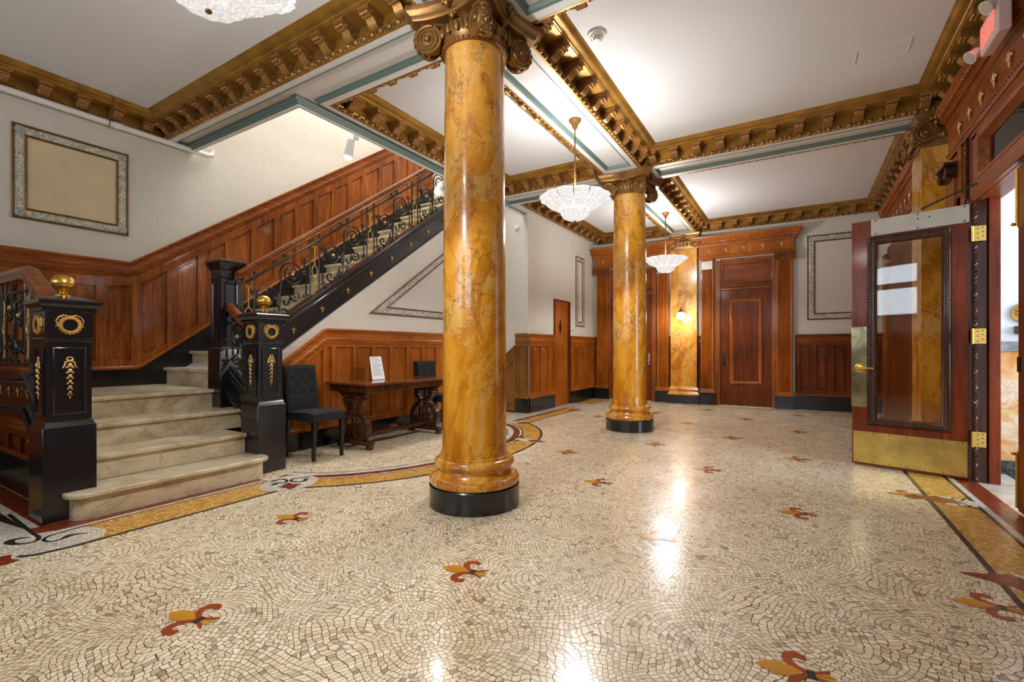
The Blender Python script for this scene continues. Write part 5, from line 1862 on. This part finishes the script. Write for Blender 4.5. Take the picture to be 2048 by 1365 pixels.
def pendant(x, y, label):
    t = thing('pendant_lamp', (x, y, ZS), label, 'pendant lamp', 'frosted glass pendant lamps along the centre beam')
    rose = [(0.012, 0.036), (0.062, 0.034), (0.066, 0.024), (0.060, 0.012), (0.046, 0.002), (0.036, -0.02), (0.026, -0.05), (0.012, -0.068), (0.008, -0.075)]
    M().lathe(rose[::-1], 0, 0, 24).build('ceiling_rose', 'capital_bronze', t, 40, local=True)
    M().cyl((0, 0, -0.07), (0, 0, -0.78), 0.0085, seg=10).build('rod', 'capital_bronze', t, 40, local=True)
    # ribbed glass petals
    nP = 12
    m = M()
    for k in range(nP):
        a0 = 2 * pi * k / nP + 0.1
        rings = []
        for side in (0, 1):
            pass
        prof = [(0.148, -0.912), (0.188, -0.898), (0.234, -0.874), (0.276, -0.842), (0.308, -0.806), (0.330, -0.772), (0.340, -0.755), (0.350, -0.772)]
        grid = []
        n = 9
        for i, (r, z) in enumerate(prof):
            row = []
            half = pi / nP * (1.0 - 0.020 * i)
            for j in range(n + 1):
                f = -1 + 2 * j / n
                bulge = (1 - f * f) * 0.020 * (0.4 + i / len(prof))
                fl = 0.006 * cos(f * pi * 4) * i / len(prof)
                rr = r + bulge + fl
                zz = z - bulge * 0.5 - (0.012 * abs(f) if i > 5 else 0)
                row.append(V((rr * cos(a0 + half * f), rr * sin(a0 + half * f), zz)))
            grid.append(row)
        inner = [[p * 1.0 + V((-p.x, -p.y, 0)).normalized() * 0.006 + V((0, 0, 0.003)) for p in row] for row in grid]
        loop = [g + list(reversed(h)) for g, h in zip(grid, inner)]
        m.loft(loop, True, True)
    m.build('glass_petals', 'pendant_glass', t, 50, local=True)
    prof = [(0.012, -1.022), (0.05, -1.018), (0.09, -1.005), (0.125, -0.985), (0.142, -0.96), (0.150, -0.935), (0.158, -0.915), (0.150, -0.905), (0.14, -0.93), (0.11, -0.97), (0.01, -1.0)]
    g = M()
    rings = []
    for r, z in prof:
        rings.append([(r * (1 + 0.035 * cos(12 * 2 * pi * j / 72)) * cos(2 * pi * j / 72), r * (1 + 0.035 * cos(12 * 2 * pi * j / 72)) * sin(2 * pi * j / 72), z) for j in range(72)])
    g.loft(rings, True, True)
    g.build('glass_bowl', 'pendant_glass', t, 60, local=True)
    M().lathe([(0.004, -1.035), (0.012, -1.03), (0.012, -1.02), (0.004, -1.015)], 0, 0, 12).build('finial', 'capital_bronze', t, 60, local=True)
    b = M()
    for k in range(3):
        a = 2 * pi * k / 3
        b.ball((0.07 * cos(a), 0.07 * sin(a), -0.84), 0.028, 0.028, 0.036, 10, 8)
    b.cyl((0, 0, -0.80), (0, 0, -0.89), 0.03, seg=10)
    b.build('bulbs', 'bulb_glow', t, 60, local=True)
    lamp_light('pendant_light', 'POINT', (0, 0, -0.70), UP, 0.10, t)
    lamp_light('pendant_downlight', 'SPOT', (0, 0, -1.06), DN, 0.10, t, spot_size=radians(168), spot_blend=0.35)
    return t


UP, DN = 32, 56
pendant(-2.0, 0.97, 'nearest glass pendant, only its underside showing at the top edge of the picture')
pendant(-2.0, 4.55, 'frosted glass shell pendant hanging on a rod just right of the nearest marble column')
pendant(-2.0, 8.47, 'frosted glass shell pendant furthest away, hanging in front of the flat marble pilaster')


def globe(x, y, z, label):
    t = thing('wall_lamp', (x, y, z), label, 'wall lamp')
    M().ball((0, -0.16, 0), 0.085, seg=20, rings=14).build('globe', 'globe_glow', t, 60, local=True)
    m = M().lathe([(0.055, 0.068), (0.06, 0.078), (0.052, 0.09), (0.035, 0.105), (0.014, 0.12), (0.01, 0.15), (0.014, 0.158), (0.003, 0.17)], 0, -0.16, 16)
    m.tube(bez([(0, 0.0, 0.02), (0, -0.05, 0.10), (0, -0.12, 0.15), (0, -0.16, 0.12)], 10), 0.007, 6)
    m.cyl((0, 0, 0.02), (0, -0.015, 0.02), 0.04, seg=16)
    m.build('bracket', 'wrought_iron', t, 50, local=True)
    lamp_light('globe_light', 'POINT', (0, -0.32, -0.02), 7, 0.08, t)


globe(-2.03, 10.018, 1.78, 'small white globe lamp on a black bracket, fixed to the flat marble pilaster')


def spot(x, y, z, aim, label, mat, power):
    t = thing('spotlight', (x, y, z), label, 'spotlight', 'white spotlights on the stairwell edge')
    d = (V(aim) - V((x, y, z))).normalized()
    m = M()
    a, b = V((0.0, 0, -0.02)) - d * 0.05, V((0.0, 0, -0.02)) + d * 0.15
    m.cyl(a, b, 0.042, 0.050, 24)
    m.build('barrel', 'white_metal', t, 40, local=True)
    M().cyl(b + d * 0.0005, b + d * 0.003, 0.044, seg=24).build('lens', mat, t, 40, local=True)
    m = M().cyl((0, 0, 0.0), (0.10, 0.0, 0.035), 0.010, seg=8)
    m.box(0.085, 0.105, -0.03, 0.03, 0.02, 0.06)
    m.build('bracket', 'white_metal', t, 40, local=True)
    l = lamp_light('spot_beam', 'SPOT', b + d * 0.02, power, 0.03, t, (1, 0.95, 0.88), spot_size=radians(95), spot_blend=0.8)
    l.rotation_euler = d.to_track_quat('-Z', 'Y').to_euler()


spot(-4.215, 3.50, 3.37, (-4.2, 3.2, 2.0), 'white spotlight on the stairwell edge nearer the front, pointing down', 'spot_glow', 18)
spot(-4.215, 5.02, 3.37, (-4.0, 4.4, 2.6), 'white spotlight beside the nearest column, shining brightly at the camera', 'spot_glow_bright', 18)

# smoke detector, hatch, pipe, small devices
t = thing('smoke_detector', (-1.40, 3.62, ZC - 0.001), 'round white smoke detector on the ceiling right of the nearest column', 'smoke detector')
M().lathe([(0.02, -0.058), (0.03, -0.056), (0.032, -0.035), (0.052, -0.032), (0.058, -0.02), (0.075, -0.016), (0.078, 0.0)], 0, 0, 32).build('body', 'white_plastic', t, 30, local=True)
m = M()
for i in range(12):
    a = 2 * pi * i / 12
    m.ball((0.043 * cos(a), 0.043 * sin(a), -0.030), 0.008, 0.004, 0.008, 6, 4, Matrix.Rotation(a, 3, 'Z'))
m.build('vent_ring', 'dark_plastic', t, 60, local=True)
M().ring([(0.42, 4.98, ZC), (0.80, 4.98, ZC), (0.80, 5.22, ZC), (0.42, 5.22, ZC)], (0, 0, -1), [(0, 0.001), (0.001, 0.005), (0.010, 0.005), (0.011, 0.001)]).build('ceiling_hatch', 'ceiling_white', ceiling, 0)

t = thing('sprinkler_pipe', (XL + 0.12, 0.4, 3.44), 'white painted pipe running just under the gilded cornice on the left wall', 'pipe')
pz = 3.445
px = XL + 0.075
m = M().tube([(px, -2.4, pz), (px, 2.0, pz), (px, 2.93, pz), (px, 2.985, pz + 0.01), (px - 0.01, 3.00, pz + 0.05), (px - 0.012, 3.0, pz + 0.09)], 0.030, 14)
m.build('pipe', 'white_metal', t, 60)
m = M().cyl((px, 2.03, pz), (px, 2.10, pz), 0.036, seg=14)
m.build('coupling', 'white_metal', t, 40)
m = M().tube([(px + 0.012, 1.99, pz + 0.03), (px + 0.05, 1.985, pz + 0.09), (px + 0.13, 1.98, pz + 0.13), (px + 0.20, 1.97, pz + 0.19)], 0.006, 6)
m.tube([(px + 0.032 * cos(a), 1.99, pz + 0.032 * sin(a)) for a in [i * pi / 8 for i in range(16)]], 0.005, 5, True)
m.build('hanger', 'moulding_bronze', t, 50)

t = thing('wall_sensor', (-4.22, YA, 3.24), 'small round white detector high on the wall beside the stairwell', 'sensor')
m = M().lathe([(0.046, 0), (0.046, 0.02), (0.038, 0.034), (0.01, 0.038)], 0, 0, 20)
m.v = [(x, -z, y) for x, y, z in m.v]
m.build('housing', 'white_plastic', t, 40, local=True)

t = thing('wall_intercom', (XA, 8.88, 1.45), 'narrow white and steel access keypad right of the narrow service door', 'keypad')
M().box(XA + 0.001, XA + 0.02, 8.845, 8.915, 1.36, 1.56).build('panel', 'white_plastic', t, 0, bevel=0.004)
M().box(XA + 0.001, XA + 0.028, 8.855, 8.905, 1.24, 1.35).build('reader', 'steel', t, 0, bevel=0.004)
M().box(XA + 0.028, XA + 0.032, 8.868, 8.892, 1.47, 1.50).build('button', 'dark_plastic', t, 0)

# exit sign
t = thing('exit_sign', (XR - 0.17, 4.30, 3.22), 'white emergency exit sign with red EXIT letters and two lamp heads above the entrance', 'exit sign')
t.rotation_euler = (radians(0), 0, 0)
n = V((-1, 0, 0))
xs = -0.02
M().box(xs, xs + 0.07, -0.168, 0.168, -0.105, 0.105).build('housing', 'pink_plastic', t, 0, bevel=0.012, local=True)
M().box(xs - 0.003, xs, -0.150, 0.150, -0.088, 0.088).build('face', 'pink_plastic', t, 0, local=True)


def exit_letters():
    m = M()
    f = xs - 0.003
    def bar(y0, z0, y1, z1, w=0.019):
        a, b = V((f, y0, z0)), V((f, y1, z1))
        d = (b - a).normalized()
        q = V((0, -d.z, d.y)) * w / 2
        m.poly([a - q, b - q, b + q, a + q], (-1, 0, 0), 0.003)
    H = 0.062
    # reading direction runs towards the camera (-y)
    def Y(u):
        return 0.130 - u * 0.88
    bar(Y(0.012), -H, Y(0.012), H)
    for z in (-H + 0.012, 0, H - 0.012):
        bar(Y(0.0), z, Y(0.062), z)
    bar(Y(0.085), -H, Y(0.150), H)
    bar(Y(0.085), H, Y(0.150), -H)
    bar(Y(0.185), -H, Y(0.185), H)
    bar(Y(0.220), H - 0.012, Y(0.295), H - 0.012)
    bar(Y(0.2575), -H, Y(0.2575), H)
    return m


m = exit_letters()
# keep facing outward
m.build('exit_letters', 'exit_red', t, 0, local=True)
for y, z in ((-0.13, 0.10), (0.20, -0.045)):
    c = V((xs - 0.01, y, z))
    d = V((-0.75, -0.2, -0.6)).normalized()
    h = M()
    h.cyl(c, c + d * 0.05, 0.034, 0.046, 20)
    h.ball(c, 0.035, seg=14, rings=10)
    h.build('lamp_head', 'white_plastic', t, 40, local=True)
    M().cyl(c + d * 0.0505, c + d * 0.053, 0.040, seg=20).build('lamp_lens', 'steel', t, 40, local=True)

# ------------------------------------------------------------------ plaster panel frames on the walls
FR = [(0.0, 0.0), (0.0, 0.016), (0.006, 0.022), (0.016, 0.022), (0.022, 0.012), (0.024, 0.010)]


def wall_frame(pts, n, wid, label, relief, fill=None, corners=False):
    n = V(n)
    P = [V(p) for p in pts]
    c = sum(P, V()) / len(P)
    t = thing('wall_moulding_frame', c, label, 'wall frame')
    M().ring(P, n, [(0, 0.001), (0, 0.014), (0.008, 0.020), (0.016, 0.014), (0.022, 0.006), (0.022, 0.001)]).build('outer_bead', 'moulding_bronze', t, 30)
    M().ring(P, n, [(0.021, 0.002), (0.021, 0.008), (wid * 0.35, 0.016), (wid * 0.6, 0.016), (wid - 0.018, 0.008), (wid - 0.018, 0.002)]).build('relief_band', relief, t, 30)
    M().ring(P, n, [(wid - 0.019, 0.001), (wid - 0.019, 0.012), (wid - 0.009, 0.020), (wid, 0.010), (wid + 0.003, 0.001)]).build('inner_bead', 'moulding_bronze', t, 30)
    # running leaf scroll along the band
    m = M()
    k = len(P)
    sg = 1
    cen = c
    for i in range(k):
        a, b = P[i], P[(i + 1) % k]
        d = (b - a).normalized()
        inw = n.cross(d)
        if (cen - a).dot(inw) < 0:
            inw = -inw
        L = (b - a).length
        step = wid * 0.95
        cnt = max(1, int((L - wid * 1.8) / step))
        for j in range(cnt):
            t0 = wid * 0.9 + (j + 0.5) * (L - wid * 1.8) / cnt
            o = a + d * t0 + inw * (wid * 0.5) + n * 0.014
            s = 1 if j % 2 else -1
            r = wid * 0.24
            m.tube(spiral(o, r, 1.1, -pi / 2 * s, d, inw, 0.25, 14, s), [0.0075 - 0.0003 * q for q in range(15)], 5)
            m.tube([o - d * step * 0.5 + inw * s * r, o - d * step * 0.25 + inw * s * r * 0.2, o - inw * s * r], 0.006, 5)
    m.build('leaf_scroll', relief, t, 60)
    if fill:
        q = M()
        q.ring(P, n, [(wid + 0.001, 0.003)] * 1 + [(wid + 0.0012, 0.0031)], closed=False)
        x = [p for p in P]
        mm = M()
        w = wid + 0.001
        us = (P[1] - P[0]).normalized()
        vs = (P[3] - P[0]).normalized()
        mm.add([P[0] + us * w + vs * w + n * 0.003, P[1] - us * w + vs * w + n * 0.003, P[2] - us * w - vs * w + n * 0.003, P[3] + us * w - vs * w + n * 0.003], [(0, 1, 2, 3)])
        mm.build('canvas', fill, t, 0)
    if corners:
        m = M()
        for i in range(4):
            a = P[i]
            d1 = (P[(i + 1) % 4] - a).normalized()
            d2 = (P[i - 1] - a).normalized()
            o = a + (d1 + d2) * wid * 0.5 + n * 0.014
            for q in range(5):
                an = 2 * pi * q / 5
                m.ball(o + d1 * 0.02 * cos(an) + d2 * 0.02 * sin(an), 0.020, 0.022, 0.022, 8, 5)
        m.build('corner_rosettes', 'sage_relief', t, 60)
    return t


simple('sage_relief', (160, 170, 162), 0.6)
wall_frame([(XL, 1.30, 2.318), (XL, 2.182, 2.318), (XL, 2.182, 3.195), (XL, 1.30, 3.195)], (1, 0, 0), 0.105, 'framed beige canvas panel with cream scroll border on the left wall', 'cream_relief', 'cream_canvas', True)
wall_frame([(XS, 4.154, 1.558), (XS, 6.6, 1.558), (XS, 6.6, 3.26)], (1, 0, 0), 0.11, 'long triangular silver moulding frame on the white wall under the stringer', 'silver_relief')
wall_frame([(XA, 9.13, 1.59), (XA, 9.58, 1.59), (XA, 9.58, 3.07), (XA, 9.13, 3.07)], (1, 0, 0), 0.10, 'tall narrow moulding frame on the wall right of the service door', 'cream_relief')
wall_frame([(0.13, YF, 1.64), (1.16, YF, 1.64), (1.16, YF, 3.17), (0.13, YF, 3.17)], (0, -1, 0), 0.12, 'silver leaf moulding frame on the far wall, partly behind the open door', 'silver_relief')


# ------------------------------------------------------------------ black dining chairs
def chair(x, y, label):
    t = thing('dining_chair', (x, y, 0), label, 'chair', 'black upholstered dining chairs by the table')
    b = lambda m, n, mt, par=t, **k: m.build(n, mt, par, local=True, **k)
    # seat faces +x, width along y
    w = 0.185
    m = M()
    def sec(xx, z0, z1, ww):
        return [(xx, -ww, z0), (xx, ww, z0), (xx, ww, z1), (xx, 0, z1 + 0.008), (xx, -ww, z1)]
    m.loft([sec(-0.21, 0.385, 0.465, w), sec(-0.05, 0.385, 0.470, w), (sec(0.12, 0.385, 0.478, w + 0.008)), sec(0.235, 0.385, 0.472, w + 0.008), sec(0.245, 0.388, 0.462, w + 0.004)], True, True)
    b(m, 'seat', 'black_fabric', smooth=50, bevel=0.014, seg=3)
    # backrest leaning away, tufted front
    m = M()
    nz, ny = 22, 18
    front, back = [], []
    btn = [(-0.09, 0.86), (0.0, 0.86), (0.09, 0.86), (-0.045, 0.79), (0.045, 0.79), (-0.09, 0.72), (0.0, 0.72), (0.09, 0.72), (-0.045, 0.65), (0.045, 0.65)]
    btn = [(-0.06, 0.855), (0.06, 0.855), (-0.11, 0.79), (0.0, 0.79), (0.11, 0.79), (-0.06, 0.72), (0.06, 0.72), (-0.11, 0.65), (0.0, 0.65), (0.11, 0.65)]
    for i in range(nz + 1):
        z = 0.42 + (0.935 - 0.42) * i / nz
        lean = -0.19 - 0.07 * ((z - 0.42) / 0.5) ** 1.3
        rowf, rowb = [], []
        for j in range(ny + 1):
            yy = -w + 2 * w * j / ny
            edge = min(1.0, min(w - abs(yy), 0.02) / 0.02)
            top = min(1.0, (0.935 - z) / 0.02)
            puff = 0.012 * sqrt(max(0, edge)) * sqrt(max(0, top))
            dent = sum(0.018 * math.exp(-((yy - a) ** 2 + (z - c) ** 2) / 0.0006) for a, c in btn)
            rowf.append((lean + 0.012 + puff - dent, yy, z))
            rowb.append((lean - 0.058 - puff * 0.5, yy, z))
        front.append(rowf)
        back.append(rowb)
    m.loft([f + list(reversed(g)) for f, g in zip(front, back)], True, True)
    back_o = b(m, 'backrest', 'black_fabric', smooth=50)
    for a, c in btn:
        lean = -0.19 - 0.07 * ((c - 0.42) / 0.5) ** 1.3
        b(M().ball((lean + 0.012, a, c), 0.006, 0.009, 0.009, 8, 6), 'button', 'black_leg', par=back_o, smooth=60)
    for sx, sy in ((1, -1), (1, 1), (-1, -1), (-1, 1)):
        m = M()
        x1 = 0.215 if sx > 0 else -0.19
        x0 = 0.210 if sx > 0 else -0.235
        m.loft([[(x0 + i * 0.014, sy * (w - 0.02) + j * 0.014, 0.0) for i, j in ((-1, -1), (1, -1), (1, 1), (-1, 1))], [(x1 + i * 0.021, sy * (w - 0.022) + j * 0.021, 0.40) for i, j in ((-1, -1), (1, -1), (1, 1), (-1, 1))]], True, True)
        b(m, 'leg', 'black_leg', smooth=0, bevel=0.002)
    return t


chair(-4.27, 3.095, 'black tufted parsons chair beside the black newel post, left of the table')
chair(-4.27, 5.12 + 0.02, 'black chair behind the far end of the table, mostly hidden by the nearest column').location.x = -4.33

# ------------------------------------------------------------------ carved refectory table
T0 = (-4.25, 4.30, 0)
t = thing('carved_table', T0, 'long carved walnut refectory table with scrolled trestle legs against the orange dado', 'table')
x0, x1, y0, y1, zt_ = -4.585, -3.93, 3.46, 4.93, 0.735
y1 = 4.90
m = M().box(x0, x1, y0, y1, zt_ - 0.028, zt_)
m.build('tabletop', 'walnut_top', t, 0, bevel=0.006)
m = M().box(x0 + 0.03, x1 - 0.03, y0 + 0.04, y1 - 0.04, zt_ - 0.095, zt_ - 0.028)
m.box(x0 + 0.02, x1 - 0.02, y0 + 0.03, y1 - 0.03, zt_ - 0.045, zt_ - 0.028)
m.box(x0 + 0.024, x1 - 0.024, y0 + 0.034, y1 - 0.034, zt_ - 0.10, zt_ - 0.088)
for yy in [y0 + 0.05 + 0.036 * i for i in range(int((y1 - y0 - 0.08) / 0.036))]:
    m.box(x1 - 0.032, x1 - 0.022, yy, yy + 0.018, zt_ - 0.085, zt_ - 0.05)
for xx in [x0 + 0.05 + 0.036 * i for i in range(16)]:
    m.box(xx, xx + 0.018, y0 + 0.032, y0 + 0.042, zt_ - 0.085, zt_ - 0.05)
m.build('apron', 'carved_walnut', t, 0)
cx = (x0 + x1) / 2


def trestle(yc):
    o = M()
    # shaped bolster under the top and shaped foot
    pts = [(-0.27, 0.635), (-0.20, 0.60), (-0.17, 0.57), (-0.08, 0.575), (0, 0.56), (0.08, 0.575), (0.17, 0.57), (0.20, 0.60), (0.27, 0.635)]
    o.poly([(cx + a, yc - 0.035, b) for a, b in pts], (0, 1, 0), 0.07)
    o.poly([(cx + a, yc - 0.04, b) for a, b in [(-0.27, 0.045), (0.27, 0.045), (0.27, 0.075), (0.20, 0.085), (0.06, 0.115), (-0.06, 0.115), (-0.20, 0.085), (-0.27, 0.075)]], (0, 1, 0), 0.08)
    for s in (-1, 1):
        # big lyre scroll
        up = [(0.085, 0.575), (0.125, 0.565), (0.14, 0.535), (0.12, 0.505), (0.095, 0.51), (0.09, 0.53)]
        bodyc = [(0.14, 0.55), (0.115, 0.49), (0.075, 0.44), (0.085, 0.39), (0.14, 0.35), (0.19, 0.29), (0.205, 0.22), (0.185, 0.15), (0.13, 0.115), (0.07, 0.125), (0.045, 0.17), (0.06, 0.215), (0.095, 0.215), (0.10, 0.185)]
        wd = [0.05, 0.05, 0.046, 0.05, 0.055, 0.058, 0.056, 0.052, 0.048, 0.044, 0.042, 0.036, 0.032, 0.026]
        # smooth the polyline
        pts2, w2 = [], []
        for i in range(len(bodyc) - 1):
            p0 = bodyc[max(i - 1, 0)]
            p1_, p2 = bodyc[i], bodyc[i + 1]
            p3 = bodyc[min(i + 2, len(bodyc) - 1)]
            for q in range(4):
                tt_ = q / 4
                f = lambda k: 0.5 * (2 * p1_[k] + (p2[k] - p0[k]) * tt_ + (2 * p0[k] - 5 * p1_[k] + 4 * p2[k] - p3[k]) * tt_ ** 2 + (-p0[k] + 3 * p1_[k] - 3 * p2[k] + p3[k]) * tt_ ** 3)
                pts2.append((f(0), f(1)))
                w2.append(wd[i] * (1 - tt_) + wd[i + 1] * tt_)
        pts2.append(bodyc[-1])
        w2.append(wd[-1])
        rr = rib2([(s * a, b) for a, b in pts2], w2, lambda a, b, d: (cx + a, yc + d, b), -0.035, 0.035)
        o.loft(rr, True, True)
        for dd in (-0.036, 0.036):
            o.tube([(cx + s * a, yc + dd, b) for a, b in pts2[::2]], 0.008, 5)
        o.cyl((cx + s * 0.12, yc - 0.042, 0.535), (cx + s * 0.12, yc + 0.042, 0.535), 0.032, seg=16)
        o.cyl((cx + s * 0.075, yc - 0.042, 0.19), (cx + s * 0.075, yc + 0.042, 0.19), 0.026, seg=16)
        for a, b in ((0.155, 0.36), (0.08, 0.44)):
            o.ball((cx + s * a, yc, b), 0.026, 0.034, 0.022, 8, 6)
    o.build('trestle', 'carved_walnut', t, 45)
    M().lathe([(0.012, 0.11), (0.028, 0.13), (0.020, 0.15), (0.036, 0.18), (0.030, 0.21), (0.014, 0.23), (0.03, 0.25), (0.045, 0.30), (0.040, 0.335), (0.018, 0.36), (0.028, 0.375), (0.018, 0.39), (0.032, 0.43), (0.026, 0.47), (0.014, 0.50), (0.022, 0.53), (0.016, 0.565)], cx, yc, 20).build('turned_spindle', 'carved_walnut', t, 50)
    for s in (-1, 1):
        M().lathe([(0.026, 0.0), (0.042, 0.008), (0.046, 0.022), (0.040, 0.036), (0.030, 0.042), (0.036, 0.047)], cx + s * 0.235, yc, 20).build('bun_foot', 'carved_walnut', t, 50)


trestle(3.60)
trestle(4.76)
m = M()
pr = [(-0.05, 0.11), (-0.05, 0.125), (-0.02, 0.15), (0.02, 0.15), (0.05, 0.125), (0.05, 0.11)]
ys = [3.62, 3.9, 4.05, 4.12, 4.18, 4.24, 4.31, 4.46, 4.74]
ss = [1, 0.8, 0.9, 1.3, 1.5, 1.3, 0.9, 0.8, 1]
m.loft([[(cx + a * s, y, 0.12 + (b - 0.12) * s) for a, b in pr] for y, s in zip(ys, ss)], True, True)
m.ball((cx, 4.18, 0.165), 0.05, 0.09, 0.03, 12, 8)
m.build('stretcher', 'carved_walnut', t, 40)

# printed sheet in a clear stand
t = thing('notice_sheet', (-4.36, 4.02, zt_), 'white printed notice standing upright on the carved table', 'sign')
zq = zt_ + 0.004
q = M()
q.add([(-4.335, 3.925, zq), (-4.335, 4.125, zq), (-4.40, 4.12, zq + 0.275), (-4.40, 3.94, zq + 0.275), (-4.338, 3.925, zq), (-4.338, 4.125, zq), (-4.403, 4.12, zq + 0.275), (-4.403, 3.94, zq + 0.275)], [(0, 1, 2, 3), (7, 6, 5, 4), (0, 4, 5, 1), (2, 6, 7, 3), (1, 5, 6, 2), (0, 3, 7, 4)])
q.build('sheet', 'paper', t, 0)
m = M()
for i in range(11):
    f = 0.94 - i * 0.075
    xx = -4.335 - 0.065 * f + 0.0008
    zz = zq + 0.275 * f
    a, b = 3.925 + 0.015 * f + 0.02, 4.125 - 0.005 * f - (0.02 if i % 3 else 0.06)
    m.add([(xx, a, zz), (xx, b, zz), (xx - 0.0012, b, zz + 0.005), (xx - 0.0012, a, zz + 0.005)], [(0, 1, 2, 3)])
m.build('printed_lines', 'print_grey', t, 0)
M().box(-4.42, -4.33, 3.93, 4.12, zt_, zt_ + 0.004).build('stand_foot', 'clear_glass', t, 0)
